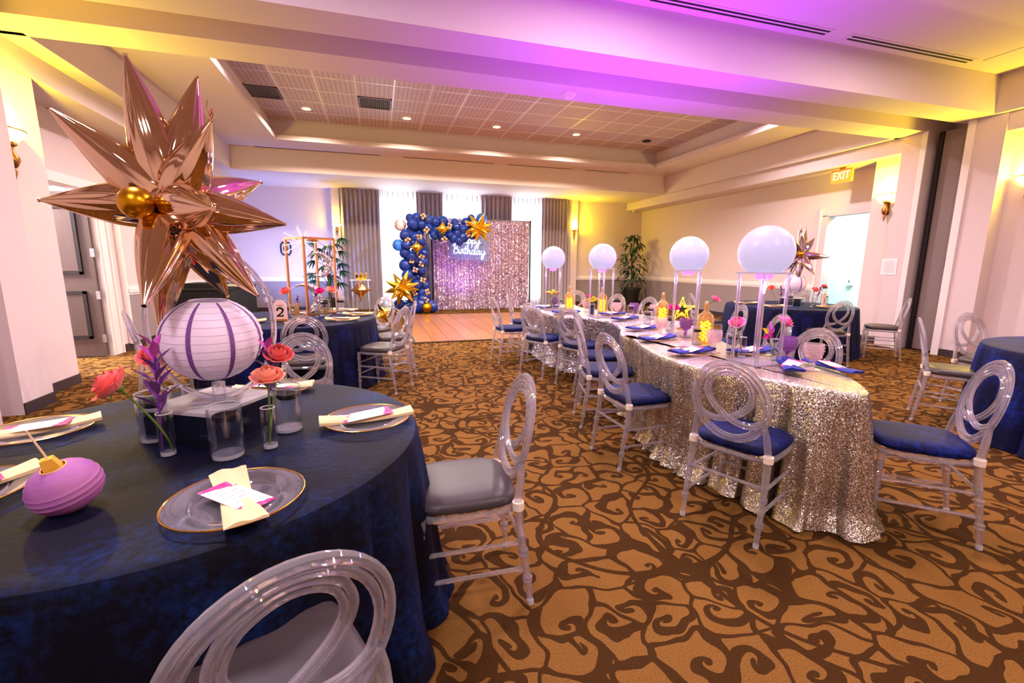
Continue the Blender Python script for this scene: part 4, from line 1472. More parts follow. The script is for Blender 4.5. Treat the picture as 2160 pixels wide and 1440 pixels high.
def place(kind, maker, x, y, z, rz, label, group, rot=None):
    if kind not in protos:
        o = maker()
        protos[kind] = o
        o.location = (x, y, z)
        o.rotation_euler = rot or (0, 0, rz)
        o['label'] = label
        o['group'] = group
        return o
    return dup(protos[kind], (x, y, z), rz, label, group, rot)


nap_c = lambda: make_napkin('cream_napkin', '', 'napkin', lambda u: 0.038 + 0.010 * abs(u), 0.345, lambda u: 0.010 + 0.016 * abs(u) ** 1.6, th=0.008)
nap_t = lambda: make_napkin('cream_napkin', '', 'napkin', lambda u: 0.030 + 0.018 * u * u, 0.36, lambda u: 0.012 + 0.014 * abs(u) ** 1.6, th=0.018)
nap_b = lambda: make_napkin('navy_napkin', '', 'bluenap', lambda u: 0.030 + 0.034 * min(1, abs(u) * 1.6) * (1.15 - 0.45 * abs(u)), 0.38, lambda u: 0.012 + 0.014 * abs(u), th=0.018)


def setting(x, y, nap, napang, cardang, where, cream=True, cz=0.030):
    place('plate', lambda: make_plate(''), x, y, ZT0, 0, 'gold-rimmed glass charger plate ' + where, 'glass charger plates')
    kind, mk = {'flat': ('nap_c', nap_c), 'tied': ('nap_t', nap_t), 'blue': ('nap_b', nap_b)}[nap]
    col = 'navy' if nap == 'blue' else 'cream'
    place(kind, mk, x, y, ZT0, radians(napang), '%s folded napkin %s' % (col, where), col + ' napkins')
    place('card', lambda: make_card(''), x, y, ZT0 + cz, radians(cardang), 'menu card ' + where, 'menu cards',
          rot=(radians(3), radians(2), radians(cardang)))


setting(-0.388, 1.275, 'flat', 22, 50, 'nearest the camera on the star balloon table', cz=0.021)
setting(-0.065, 1.835, 'tied', -82, -75, 'on the aisle edge of the star balloon table', cz=0.034)
setting(-1.245, 2.03, 'tied', -62, -78, 'at the far left of the star balloon table', cz=0.034)
setting(-1.13, 1.50, 'tied', -40, -50, 'under the small purple lantern, cut by the photo edge', cz=0.034)
setting(-0.52, 2.42, 'tied', 90, 80, 'behind the acrylic riser on the star balloon table', cz=0.034)
for k, (px, py, a, w) in enumerate(((-0.40, 5.35, 80, 'at the front aisle side of table two'), (-0.25, 5.86, 75, 'at the aisle edge of table two'), (-0.45, 6.42, 60, 'at the back of table two beside the tall vase'),
                                    (-1.36, 5.38, 100, 'left of the number card on table two'), (-0.80, 5.16, 10, 'at the very front of table two behind the acrylic hoops'), (-1.60, 5.85, 90, 'at the hidden left edge of table two'))):
    setting(px, py, 'tied', a, a - 8, w, cz=0.034)
for k, (px, py, a, w) in enumerate(((5.95, 5.55, 80, 'at the near left of the far corner table'), (6.70, 5.25, 85, 'at the front of the far corner table'), (5.98, 6.15, 70, 'at the back left of the far corner table'))):
    setting(px, py, 'tied', a, a - 10, w, cz=0.034)
setting(5.05, 2.05, 'tied', 100, 95, 'on the royal blue table at the right photo edge', cz=0.034)
BL = [(2.18, 2.70, -80, 'second along the aisle side of the near silver table'), (2.28, 3.28, -75, 'third along the aisle side of the near silver table'),
      (2.62, 2.60, -85, 'across the near silver table behind the coral rose'),
      (2.52, 3.86, -80, 'in the bend between the two silver tables'), (2.76, 4.62, -70, 'fifth along the aisle side on the far silver table'),
      (2.86, 5.10, -80, 'by the square vase on the far silver table'), (2.36, 5.42, -85, 'before the frosted yellow bottle on the far silver table'), (2.36, 6.15, -85, 'under the flower bunch at the far end')]
for x, y, a, w in BL:
    setting(x, y, 'blue', a, a + 12, w, cz=0.036)
# two napkins without plates on the near end
place('nap_b', nap_b, 2.46, 2.13, ZT0, radians(-40), 'navy folded napkin at the near end of the silver table between orb stand and goblet', 'navy napkins')
place('card', lambda: make_card(''), 2.465, 2.12, ZT0 + 0.036, radians(-62), 'menu card at the near end of the silver table', 'menu cards', rot=(0.1, 0.05, radians(-62)))
o = place('nap_b', nap_b, 2.70, 2.05, ZT0, radians(-8), 'navy folded napkin along the right corner of the silver table', 'navy napkins')
o.scale = (0.8, 1.0, 0.8)
place('card', lambda: make_card(''), 2.72, 2.06, ZT0 + 0.030, radians(-20), 'white menu card on the right corner of the silver table', 'menu cards', rot=(0.04, 0.06, radians(-20)))


# ------------------------------------------------------------------ glassware and flowers


def make_cyl_vase(name='cylinder_vase', r=0.048, h=0.165, wl=0.115):
    o = thing(name, '', 'vase')
    MB().lathe([(0.001, 0.0), (r * 0.96, 0.0), (r, 0.006), (r, h), (r - 0.003, h + 0.001), (r - 0.004, h), (r - 0.004, 0.014), (0.001, 0.012)], 28, capb=False, capt=False).build('glass', 'glass', o)
    MB().lathe([(r - 0.005, 0.0145), (r - 0.005, wl)], 28).build('water', 'water', o)
    MB().lathe([(0.001, 0.001), (r * 0.9, 0.001), (r * 0.9, 0.012), (0.001, 0.011)], 24, capb=False, capt=False).build('thick_base', 'acryf', o)  # frosted material paints in the bright highlight of the glass base
    MB().tube([((r - 0.002) * cos(2 * pi * k / 28), (r - 0.002) * sin(2 * pi * k / 28), h) for k in range(28)], 0.0022, 6, closed=True).build('rim', 'acryf', o)  # frosted ring paints in the white glint along the glass edge
    return o


def make_fcandle(r=0.037):
    o = thing('floating_candle', '', 'candle')
    MB().lathe([(0.001, -0.004), (r * 0.8, -0.003), (r, 0.004), (r, 0.012), (r * 0.93, 0.016), (r * 0.6, 0.013), (0.001, 0.012)], 24, capb=False, capt=False).build('wax', 'wax', o)
    MB().tube([(0, 0, 0.012), (0.001, 0, 0.022)], 0.0012, 5).build('wick', 'wax', o)
    return o


def vase(x, y, where, s=1.0):
    a = place('cyl', make_cyl_vase, x, y, ZT0, 0, 'clear water vase ' + where, 'cylinder vases')
    b = place('fc', make_fcandle, x + 0.003, y, ZT0 + 0.121 * s, 0, 'black floating candle ' + where, 'floating candles')
    a.scale = b.scale = (s, s, s)


def make_bud():
    return make_cyl_vase('bud_vase', 0.024, 0.145, 0.075)


def petal_mesh(mat, R, belly, top, h, lip, wid):
    """cupped rose petal: narrow base, full belly, rolled lip"""
    def fn(u, v):
        a = (u - 0.5) * wid * (0.55 + 0.45 * sin(pi * min(1.0, v * 0.75 + 0.2)))
        e = abs(2 * u - 1)
        r = R * (0.12 * (1 - v) * (1 - 2 * v) + 4 * belly * v * (1 - v) * 1.0 + top * v * (2 * v - 1))
        z = R * h * (v - 0.10 * e ** 2 * v)
        if v > 0.75:
            t = (v - 0.75) / 0.25
            r += R * lip * t * t
            z -= R * lip * 0.5 * t * t
        return (r * sin(a), r * cos(a), z)
    return MB().grid(fn, 10, 9).mesh('petal', mat)


PET = {}


def rose(x, y, z, stem_to, tilt, label, mat='coral', R=0.034, group='roses', detail=True):
    """bloom at (x, y, z) tilted by tilt, its stem running down to stem_to"""
    o = thing('rose', label, 'flower', (x, y, z), 0, group)
    key = (mat, R)
    if key not in PET:
        PET[key] = [petal_mesh(mat, R, *q) for q in ((0.34, 0.20, 1.30, 0.02, 2.9), (0.58, 0.46, 1.28, 0.06, 2.3), (0.80, 0.78, 1.12, 0.14, 1.9), (0.98, 1.12, 0.86, 0.22, 1.6))]
    q = Vector((0, 0, 1)).rotation_difference(Vector(tilt).normalized())
    for ring, (cnt, dz) in enumerate(((3, 0.0), (4, -0.02), (5, -0.05), (5, -0.08))):
        for k in range(cnt):
            p = link('petal', PET[key][ring], o, q @ Vector((0, 0, dz * R * 2)))
            p.rotation_mode = 'QUATERNION'
            p.rotation_quaternion = q @ Quaternion((0, 0, 1), 2 * pi * k / cnt + ring * 0.7)
    cal = MB()
    for k in range(5):
        a = 2 * pi * k / 5
        e = [q @ Vector((0.006 * cos(a), 0.006 * sin(a), -0.1 * R)), q @ Vector((R * 0.5 * cos(a), R * 0.5 * sin(a), 0.05 * R)), q @ Vector((R * 0.85 * cos(a), R * 0.85 * sin(a), -0.25 * R))]
        cal.tube(e, [0.005, 0.005, 0.001], 5, flat=0.4)
    cal.ball(q @ Vector((0, 0, -0.1 * R)), R * 0.3, 8, 6)
    cal.build('calyx', 'stem', o)
    e = Vector(stem_to) - Vector((x, y, z))
    s0 = q @ Vector((0, 0, -0.2 * R))
    pts = []
    for k in range(9):
        t = k / 8
        pts.append(s0.lerp(e, t) + (q @ Vector((0, 0, -1))) * 0.03 * sin(pi * t) * (1 if e.length > 0.08 else 0.2))
    MB().tube(pts, 0.0032, 6).build('stem', 'stem', o)
    return o


LEAFM = {}


def leaf_mesh(mat, L, W, bend=0.3):
    k = (mat, L, W, bend)
    if k not in LEAFM:
        def fn(u, v):
            w = W * sin(pi * min(1, v * 0.98 + 0.02)) ** 0.8 * (1 - 0.25 * v)
            return ((u - 0.5) * w, L * v, bend * L * v * v * -1 + 0.25 * w * abs(2 * u - 1))
        LEAFM[k] = MB().grid(fn, 4, 8).mesh('leaf', mat)
    return LEAFM[k]


def sprig(x, y, z0, h, lean, label, n=11, mat='purpleleaf', tip='violetleaf', L=0.07):
    o = thing('purple_foliage', label, 'foliage', (x, y, z0), 0, 'purple foliage sprigs')
    d = Vector((lean[0], lean[1], 1)).normalized()
    MB().tube([d * (h * k / 6) for k in range(7)], 0.003, 6).build('stem', mat, o)
    for k in range(n):
        t = 0.35 + 0.62 * k / n
        a = k * 2.4
        l = link('leaf', leaf_mesh(mat if t < 0.80 else tip, L * (1.15 - 0.5 * t), 0.030, 0.15), o, d * (h * t))
        l.rotation_euler = (0.75 + 0.35 * t, 0, a)
    return o


# star balloon table
vase(-0.505, 1.625, 'in front of the acrylic riser', 1.06)
vase(-0.355, 1.835, 'at the aisle corner of the riser', 1.06)
vase(-0.80, 1.86, 'left of the riser behind the coral rose', 1.06)
for x, y, w in ((-0.70, 1.69, 'front left of the riser holding a coral rose'), (-0.385, 1.665, 'front right of the riser holding a peach rose'), (-0.80, 2.06, 'behind the left cylinder vase')):
    place('bud', make_bud, x, y, ZT0, 0, 'slim bud vase ' + w, 'bud vases')
rose(-0.772, 1.60, 1.025, (-0.685, 1.69, 0.775), (-0.62, -0.30, 0.62), 'coral rose leaning left out of the front bud vase', 'coral', 0.046)
rose(-0.372, 1.65, 1.005, (-0.388, 1.668, 0.775), (0.05, -0.30, 1), 'peach rose upright in the front right bud vase', 'peachrose', 0.042)
rose(-0.856, 2.05, 1.02, (-0.80, 2.06, 0.78), (0.2, -0.5, 0.8), 'coral rose behind the purple sprig, half hidden by the paper lantern', 'coral', 0.044)
rose(-0.370, 1.82, 1.05, (-0.40, 1.75, 0.80), (0.2, -0.4, 0.8), 'coral pink rose just behind the peach rose', 'coral', 0.040)
sprig(-0.715, 1.69, 0.775, 0.38, (0.04, -0.02), 'purple leafy sprig beside the coral rose on the star balloon table', 15, L=0.10)
sprig(-0.40, 1.82, 0.80, 0.31, (0.0, -0.02), 'purple leafy sprig behind the peach rose', 13, L=0.09)

# acrylic riser, hoop stand, lantern, balloon
BXC, BYC, BANG = -0.625, 1.905, radians(61)
rs = thing('acrylic_riser', 'square mirrored acrylic riser box with pale top in the table centre', 'riser', (BXC, BYC, ZT0), BANG)
MB().box(-0.152, 0.152, -0.152, 0.152, 0.112, 0.124).build('top_plate', 'acryf', rs, False)
for k, (a, b, c, d) in enumerate(((-0.15, 0.15, -0.15, -0.145), (-0.15, 0.15, 0.145, 0.15), (-0.15, -0.145, -0.145, 0.145), (0.145, 0.15, -0.145, 0.145))):
    MB().box(a, b, c, d, 0.0, 0.112).build('side_panel', 'mirrorblue', rs, False)
eg = MB()
for sx in (-1, 1):
    for sy in (-1, 1):
        eg.box(sx * 0.15 - 0.004, sx * 0.15 + 0.004, sy * 0.15 - 0.004, sy * 0.15 + 0.004, 0, 0.112)
eg.build('corner_edge', 'acry', rs, False)

LCX, LCY, LCZ = -0.612, 1.93, 1.115
hs = thing('hoop_stand', 'clear acrylic hoop stand holding up the star balloon round the lantern', 'stand', (LCX, LCY, ZT0 + 0.126))
hz = LCZ - (ZT0 + 0.126)
hp = []
for k in range(64):
    a = 2 * pi * k / 64
    hp.append((0.205 * cos(a) + 0.02, -0.05, hz + 0.06 + 0.275 * sin(a)))
MB().tube(hp, 0.010, 8, closed=True).build('hoop', 'acry', hs)
jn = MB()
for a in (0.42, 0.30):
    p = Vector((0.205 * cos(a) + 0.02, -0.05, hz + 0.06 + 0.275 * sin(a)))
    q = Vector((0.205 * cos(a + 0.07) + 0.02, -0.05, hz + 0.06 + 0.275 * sin(a + 0.07)))
    jn.tube([p, q], 0.016, 10)
jn.build('joint_sleeve', 'acry', hs)
MB().tube([(0.02, -0.05, 0.0), (0.02, -0.05, 0.07)], 0.022, 14).build('post', 'acry', hs)
ft = MB().box(-0.06, 0.09, -0.10, -0.01, 0.0, 0.012)
ft.build('foot', 'acry', hs, False)


def paper_lantern(name, label, loc, R, sq, nr, body, stripes=6, rot=None, group=None):
    o = thing(name, label, 'lantern', loc, 0, group, rot)
    prof = []
    n = nr * 2
    for i in range(n + 1):
        a = -1.18 + 2.36 * i / n
        bump = 1.0 if i % 2 == 0 else 0.985
        prof.append((R * cos(a) * bump, R * sq * sin(a)))
    MB().lathe(prof, 48, capb=False, capt=False).build('paper_shade', body, o)
    wr = MB()
    for i in range(0, n + 1, 2):
        a = -1.18 + 2.36 * i / n
        wr.tube([(R * cos(a) * 1.001 * cos(2 * pi * k / 40), R * cos(a) * 1.001 * sin(2 * pi * k / 40), R * sq * sin(a)) for k in range(40)], R * 0.0045, 4, closed=True)
    wr.build('wire_ribs', 'lanwire', o)
    for k in range(stripes):
        a0 = 2 * pi * (k + 0.2) / stripes
        pts = []
        for i in range(17):
            a = -1.18 + 2.36 * i / 16
            pts.append((a, cos(a)))
        v, f = [], []
        for i, (a, c) in enumerate(pts):
            for s in (-1, 1):
                w = 0.045
                v.append((R * 1.006 * c * cos(a0 + s * w), R * 1.006 * c * sin(a0 + s * w), R * sq * 1.004 * sin(a)))
        for i in range(16):
            f.append((2 * i, 2 * i + 1, 2 * i + 3, 2 * i + 2))
        MB().add(v, f).build('stripe', 'lanstripe', o)
    tr = R * cos(1.18)
    MB().tube([(tr * cos(2 * pi * k / 32), tr * sin(2 * pi * k / 32), R * sq * sin(1.18)) for k in range(32)], R * 0.014, 6, closed=True).build('top_ring', 'white', o)
    return o


paper_lantern('paper_lantern', 'round white paper lantern with purple stripes under the star balloon', (LCX, LCY, LCZ), 0.170, 0.92, 13, 'lantern', 8, rot=(0.06, 0, 0.50))

tl = thing('toy_lantern', 'small purple paper lantern lying tilted on the navy table', 'lantern', (-0.800, 1.365, ZT0 + 0.064), 0, None, (0.20, -0.22, 0.3))
prof = []
for i in range(23):
    a = -1.25 + 2.5 * i / 22
    prof.append((0.078 * cos(a) * (1.0 if i % 2 else 0.965), 0.068 * sin(a)))
MB().lathe(prof, 40, capb=True, capt=False).build('paper_shade', 'toy', tl)
MB().tube([(0.025 * cos(2 * pi * k / 24), 0.025 * sin(2 * pi * k / 24), 0.063) for k in range(24)], 0.002, 5, closed=True).build('top_ring', 'toygold', tl)
MB().add([(-0.018, -0.012, 0.058), (0.018, -0.012, 0.058), (0.018, 0.012, 0.058), (-0.018, 0.012, 0.058), (-0.014, -0.010, 0.092), (0.010, -0.010, 0.092), (0.010, 0.010, 0.092), (-0.014, 0.010, 0.092)],
         [(0, 3, 2, 1), (4, 5, 6, 7), (0, 1, 5, 4), (1, 2, 6, 5), (2, 3, 7, 6), (3, 0, 4, 7)]).build('yellow_block', 'toygold', tl, False)
MB().tube([(0, 0, 0.090), (-0.008, 0.012, 0.175)], 0.0025, 6).build('stick', 'stick', tl)

# the big champagne star balloon: tips read off the photograph's own star
SB = Vector((-0.70, 1.96, 1.60))
tips = [(-0.79, 1.97, 2.09), (-0.60, 2.02, 2.06), (-0.53, 1.88, 1.88), (-0.33, 1.92, 1.545), (-0.44, 1.90, 1.28), (-0.70, 1.66, 1.27), (-1.00, 1.93, 1.89),
        (-1.08, 1.96, 1.605), (-0.77, 1.92, 1.15), (-0.63, 2.22, 1.26), (-0.90, 2.18, 1.28), (-0.47, 1.60, 1.56), (-0.72, 2.42, 1.70), (-0.48, 2.30, 1.75), (-0.98, 2.25, 1.68)]
starburst('starburst_balloon', 'large champagne foil starburst balloon with a gold ball at its heart', SB, [Vector(t) - SB for t in tips], 0.45, 0.076, 'chrome', 'champagne starburst balloons', True, 'goldball', (-0.36, -1, -0.06))
tf = MB()
for k in range(10):
    a = k * 0.63
    tf.tube([(-0.53, 1.88, 1.885), (-0.53 + 0.012 * cos(a), 1.88 + 0.012 * sin(a), 1.90 + 0.012 * (k % 3))], 0.003, 5)
o = tf.tube([(-0.53, 1.88, 1.89), (-0.54, 1.88, 1.92), (-0.535, 1.885, 1.95)], 0.002, 5).build('foil_tail', 'chrome')
tag(o, 'thin foil filling tail on the tip of the star balloon', 'foil tail')

# ------------------------------------------------------------------ table two centrepiece
nb = thing('table_number', 'arched pink table number card with a bold 2 on table two', 'sign', (-1.06, 5.50, ZT0), radians(-6))
n = 14
poly = [(-0.072, 0.0)] + [(0.072, 0.0)] + [(0.072 * cos(pi * k / n), 0.135 + 0.072 * sin(pi * k / n)) for k in range(n + 1)]
v = [(x, 0.0, 0.02 + z) for x, z in poly] + [(x, 0.012, 0.02 + z) for x, z in poly]
m_ = len(poly)
MB().add(v, [tuple(range(m_)), tuple(range(2 * m_ - 1, m_ - 1, -1))] + [(i, m_ + i, m_ + (i + 1) % m_, (i + 1) % m_) for i in range(m_)]).build('card', 'pinkcard', nb, False)
MB().box(-0.075, 0.075, -0.02, 0.035, 0.0, 0.022).build('wooden_base', 'wood', nb, False)
text_mesh('small_lettering', 'TABLE', 0.024, 0.0004, 'copper', nb, (0, -0.002, 0.172), (pi / 2, 0, 0))
two = spl([(-0.030, 0.070), (-0.024, 0.088), (0.0, 0.096), (0.026, 0.086), (0.028, 0.062), (0.008, 0.036), (-0.028, 0.010), (-0.030, 0.004)], 6)
rad = [0.007 + 0.0045 * sin(pi * min(1, i / (len(two) * 0.75))) for i in range(len(two))]
nm = MB().tube([(p.x, 0, p.z) for p in two], rad, 8, flat=0.25)
nm.ball((-0.026, 0, 0.072), 0.010, 10, 6, sy=0.25)
nm.box(-0.034, 0.034, -0.002, 0.002, 0.0, 0.014).box(0.026, 0.034, -0.002, 0.002, 0.0, 0.026)
nm.build('numeral_2', 'ink', nb, True, (0, -0.002, 0.048))

fr = thing('copper_frame', 'tall copper square frame centrepiece standing on table two', 'frame', (-0.80, 6.22, ZT0), radians(38))
fm = MB()
w, h, t = 0.20, 0.95, 0.013
for sx in (-1, 1):
    for sy in (-1, 1):
        MB().box(sx * w - t, sx * w + t, sy * w - t, sy * w + t, 0, h).build('post', 'copper', fr, False)
for z in (t, h - t):
    for s in (-1, 1):
        MB().box(-w, w, s * w - t, s * w + t, z - t, z + t).build('rail', 'copper', fr, False)
        MB().box(s * w - t, s * w + t, -w, w, z - t, z + t).build('rail', 'copper', fr, False)


def crescent(loc, R, label, rz, group):
    o = thing('crystal_moon', label, 'moon', loc, rz, group)
    v, f = [], []
    n = 24
    out = [(R * cos(-2.2 + 4.4 * k / n), R * sin(-2.2 + 4.4 * k / n)) for k in range(n + 1)]
    inn = [(R * 0.36 * -1 + 0.80 * R * cos(-2.62 + 5.24 * k / n), 0.80 * R * sin(-2.62 + 5.24 * k / n)) for k in range(n + 1)]
    inn[0], inn[-1] = out[0], out[-1]
    for sgn in (-1, 1):
        for k in range(n + 1):
            for t in (0.0, 0.5, 1.0):
                x, z = lerp(inn[k][0], out[k][0], t), lerp(inn[k][1], out[k][1], t)
                v.append((x, sgn * (0.05 * R if t != 0.5 else 0.16 * R), z))
    a = 3 * (n + 1)
    for k in range(n):
        for t in range(2):
            q = (k * 3 + t, k * 3 + t + 1, (k + 1) * 3 + t + 1, (k + 1) * 3 + t)
            f.append(q)
            f.append(tuple(i + a for i in q)[::-1])
        f.append((k * 3, (k + 1) * 3, (k + 1) * 3 + a, k * 3 + a))
        f.append((k * 3 + 2 + a, (k + 1) * 3 + 2 + a, (k + 1) * 3 + 2, k * 3 + 2))
    MB().add(v, f).build('beaded_crescent', 'crystal', o)
    bd_ = MB()
    for p in out[::2] + inn[2:-2:2]:
        bd_.ball((p[0], -0.05 * R, p[1]), R * 0.05, 6, 4)
    b_ = bd_.build('beads', 'crystal', o)
    b_['kind'] = 'stuff'
    return o


crescent((-0.86, 6.05, ZT0 + 0.20), 0.20, 'large beaded crystal crescent moon standing inside the copper frame', 0.3, 'crystal moons')
crescent((-0.70, 6.24, ZT0 + 0.62), 0.16, 'smaller crystal crescent moon hung in the copper frame', 0.4, 'crystal moons')
bs = thing('light_burst', 'white spiky light-wire burst at the top of the copper frame', 'light', (-0.86, 6.12, ZT0 + 0.90))
for k, d in enumerate(fib_dirs(16, 0.20, 9)):
    MB().tube([(0, 0, 0), d * (0.7 + 0.6 * ((k * 7) % 5) / 4)], 0.0032, 5).build('ray', 'burst', bs)
MB().ball((0, 0, 0), 0.02, 10, 8).build('hub', 'burst', bs)
MB().tube([(0, 0.1, -0.90), (0, 0.05, -0.4), (0, 0, 0)], 0.004, 6).build('stem', 'steel', bs)
wd = thing('led_taper', 'thin glowing white taper light standing on table two before the palm', 'candle', (-0.60, 6.40, ZT0))
MB().tube([(0, 0, 0.545), (0, 0, 0.73)], 0.011, 10).build('glow_tube', 'ledcandle', wd)
MB().tube([(0, 0, 0.012), (0, 0, 0.545)], 0.008, 8).build('holder_stem', 'darkmetal', wd)
MB().lathe([(0.05, 0), (0.05, 0.008), (0.012, 0.014)], 20).build('base', 'darkmetal', wd)
vase(-0.47, 6.10, 'right of the copper frame on table two', 1.25)
vase(-0.64, 5.88, 'in front of the copper frame on table two', 1.25)
vase(-1.12, 5.90, 'behind the number card on table two', 1.2)
for x, y, w in ((-1.00, 5.88, 'left of the moon on table two'), (-0.60, 5.98, 'before the right post of the copper frame'), (-0.72, 5.80, 'front middle of table two')):
    place('bud', make_bud, x, y, ZT0, 0, 'slim bud vase ' + w, 'bud vases')
rose(-1.05, 5.88, 1.055, (-1.0, 5.88, 0.78), (-0.3, -0.5, 0.8), 'coral pink rose above the number card on table two', 'coral', 0.050)
rose(-0.56, 5.97, 1.06, (-0.60, 5.98, 0.78), (0.25, -0.5, 0.8), 'peach rose at the right of the copper frame', 'peachrose', 0.048)
rose(-0.67, 5.82, 1.06, (-0.72, 5.80, 0.78), (-0.1, -0.6, 0.8), 'hot pink bloom between the copper posts', 'hotpink', 0.042)
sprig(-0.96, 5.90, 0.80, 0.22, (0.15, 0), 'purple sprig beside the coral rose on table two', 7, L=0.06)
sprig(-0.70, 5.84, 0.80, 0.30, (-0.1, 0), 'purple sprig behind the pink bloom on table two', 7, L=0.06)
for k, (x, y) in enumerate(((-0.63, 5.93), (-0.95, 5.95))):
    tag(MB().lathe([(0.028, 0), (0.028, 0.10 + 0.06 * k), (0.024, 0.105 + 0.06 * k)], 16).build('gold_pillar_candle', 'wood', None, True, (x, y - 0.07, ZT0)),
        ['short tan pillar candle before the copper frame', 'taller tan pillar candle left of the copper frame'][k], 'candle', 'pillar candles')

# ------------------------------------------------------------------ far corner table centrepiece (a second lantern and star)
paper_lantern('paper_lantern', 'smaller white paper lantern with purple stripes on the far corner table', (6.62, 5.80, 1.115), 0.165, 0.95, 11, 'lantern', 6)
SB2 = Vector((6.62, 5.75, 1.58))
t2 = [Vector(t) - SB for t in tips]
starburst('starburst_balloon', 'silver-rose foil starburst balloon on the far corner table', SB2, [Vector((d.x * 0.9, d.y * 0.9, d.z * 0.95)) for d in t2], 0.42, 0.062, 'silverfoil', 'champagne starburst balloons', True, 'goldball', (-0.9, -0.7, 0.1))
rs2 = thing('acrylic_riser', 'acrylic riser box under the lantern of the far corner table', 'riser', (6.62, 5.82, ZT0), 0.5)
MB().box(-0.15, 0.15, -0.15, 0.15, 0.112, 0.124).build('top_plate', 'acryf', rs2, False)
for a, b, c, d in ((-0.15, 0.15, -0.15, -0.145), (-0.15, 0.15, 0.145, 0.15), (-0.15, -0.145, -0.145, 0.145), (0.145, 0.15, -0.145, 0.145)):
    MB().box(a, b, c, d, 0.0, 0.112).build('side_panel', 'mirrorblue', rs2, False)
MB().tube([(0, 0, 0.124), (0, 0, 0.21)], 0.02, 12).build('post', 'acry', rs2)
vase(6.34, 5.62, 'left on the far corner table', 1.15)
vase(7.02, 5.58, 'right on the far corner table', 1.15)
for x, y, w in ((6.60, 5.45, 'front middle of the far corner table'), (6.95, 5.72, 'right side of the far corner table'), (6.25, 5.75, 'left side of the far corner table')):
    place('bud', make_bud, x, y, ZT0, 0, 'slim bud vase ' + w, 'bud vases')
rose(6.62, 5.44, 1.02, (6.60, 5.45, 0.78), (0, -0.5, 0.9), 'red-coral rose under the far lantern', 'coral', 0.045)
rose(7.12, 5.70, 1.05, (6.95, 5.72, 0.78), (0.4, -0.3, 0.8), 'coral rose right of the far lantern', 'coral', 0.045)
rose(6.08, 5.75, 1.04, (6.25, 5.75, 0.78), (-0.5, -0.3, 0.8), 'small coral rose left of the far lantern', 'coral', 0.042)
sprig(6.28, 5.72, 0.80, 0.30, (-0.15, 0), 'purple sprig left of the far lantern', 8, L=0.075)
sprig(6.98, 5.70, 0.80, 0.30, (0.35, 0), 'purple sprig right of the far lantern', 8, L=0.06)
nb2 = thing('table_number', 'small pink table number card on the far corner table', 'sign', (6.82, 5.42, ZT0), radians(20))
MB().add(v, [tuple(range(m_)), tuple(range(2 * m_ - 1, m_ - 1, -1))] + [(i, m_ + i, m_ + (i + 1) % m_, (i + 1) % m_) for i in range(m_)]).build('card', 'pinkcard', nb2, False)
MB().box(-0.075, 0.075, -0.02, 0.035, 0.0, 0.022).build('wooden_base', 'wood', nb2, False)
MB().tube([(0.0, 0, 0.0), (0, 0, 0.09)], 0.007, 8, flat=0.3).build('numeral_stroke', 'ink', nb2, True, (0, -0.002, 0.055))

# ------------------------------------------------------------------ silver tables: orb stands
def make_orb_stand():
    o = thing('orb_stand', '', 'stand')
    H0 = 0.588
    MB().box(-0.115, 0.115, -0.115, 0.115, H0, H0 + 0.010).build('top_plate', 'acryf', o, False)
    for sx in (-1, 1):
        for sy in (-1, 1):
            MB().tube([(sx * 0.098, sy * 0.098, 0.0), (sx * 0.098, sy * 0.098, H0)], 0.0115, 10).build('leg', 'acry', o)
    MB().box(-0.115, 0.115, -0.115, 0.115, 0.0, 0.008).build('base_plate', 'acry', o, False)
    MB().lathe([(0.001, H0 - 0.036), (0.045, H0 - 0.034), (0.052, H0 - 0.022), (0.052, H0)], 24, capb=False).build('led_puck', 'puck', o)
    return o


def make_orb():
    o = thing('lit_orb', '', 'lamp')
    R, cut = 0.165, -0.128
    a0 = math.asin(cut / R)
    prof = [(R * cos(a0 + (pi / 2 - a0) * k / 26), R * sin(a0 + (pi / 2 - a0) * k / 26) - cut) for k in range(27)]
    MB().lathe(prof, 48).build('globe', 'orb', o)
    return o


for k, (x, y, a, lab) in enumerate(((2.40, 2.34, 0.05, 'nearest the camera on the near silver table'), (2.68, 3.45, -0.62, 'second from the camera, beside the yellow lit star'),
                                    (2.63, 4.98, 0.1, 'third from the camera, in front of the mauve corner wall'), (2.38, 5.96, -0.38, 'last before the drapes, over the flower bunch'))):
    place('stand', make_orb_stand, x, y, ZT0, a, 'acrylic stand with violet puck, ' + lab, 'orb stands')
    place('orb', make_orb, x, y, ZT0 + 0.599, 0, 'lavender lit orb, ' + lab, 'lit orbs')
    light('puck_glow', 'POINT', (x, y, ZT0 + 0.50), 5.0, (0.62, 0.25, 1.0), 0.04)


def make_goblet(mat):
    def mk():
        o = thing('goblet', '', 'goblet')
        MB().lathe([(0.001, 0.0), (0.036, 0.001), (0.038, 0.005), (0.016, 0.010), (0.010, 0.022), (0.016, 0.034), (0.010, 0.046), (0.013, 0.054)], 24, capb=False, capt=False).build('stem_foot', mat, o)
        MB().lathe([(0.001, 0.054), (0.020, 0.057), (0.036, 0.075), (0.044, 0.105), (0.046, 0.135), (0.0445, 0.158), (0.042, 0.158), (0.043, 0.135), (0.041, 0.106), (0.033, 0.078), (0.001, 0.060)],
                   24, capb=False, capt=False).build('bowl', mat, o)
        kn = MB()
        for i in range(4):
            for q in range(14):
                a = 2 * pi * (q + 0.5 * (i % 2)) / 14
                z = 0.082 + 0.018 * i
                r = 0.0372 + 0.0072 * min(1, i / 2)
                kn.ball((r * cos(a), r * sin(a), z), 0.0055, 6, 4)
        b = kn.build('pressed_knobs', mat, o)
        b['kind'] = 'stuff'
        return o
    return mk


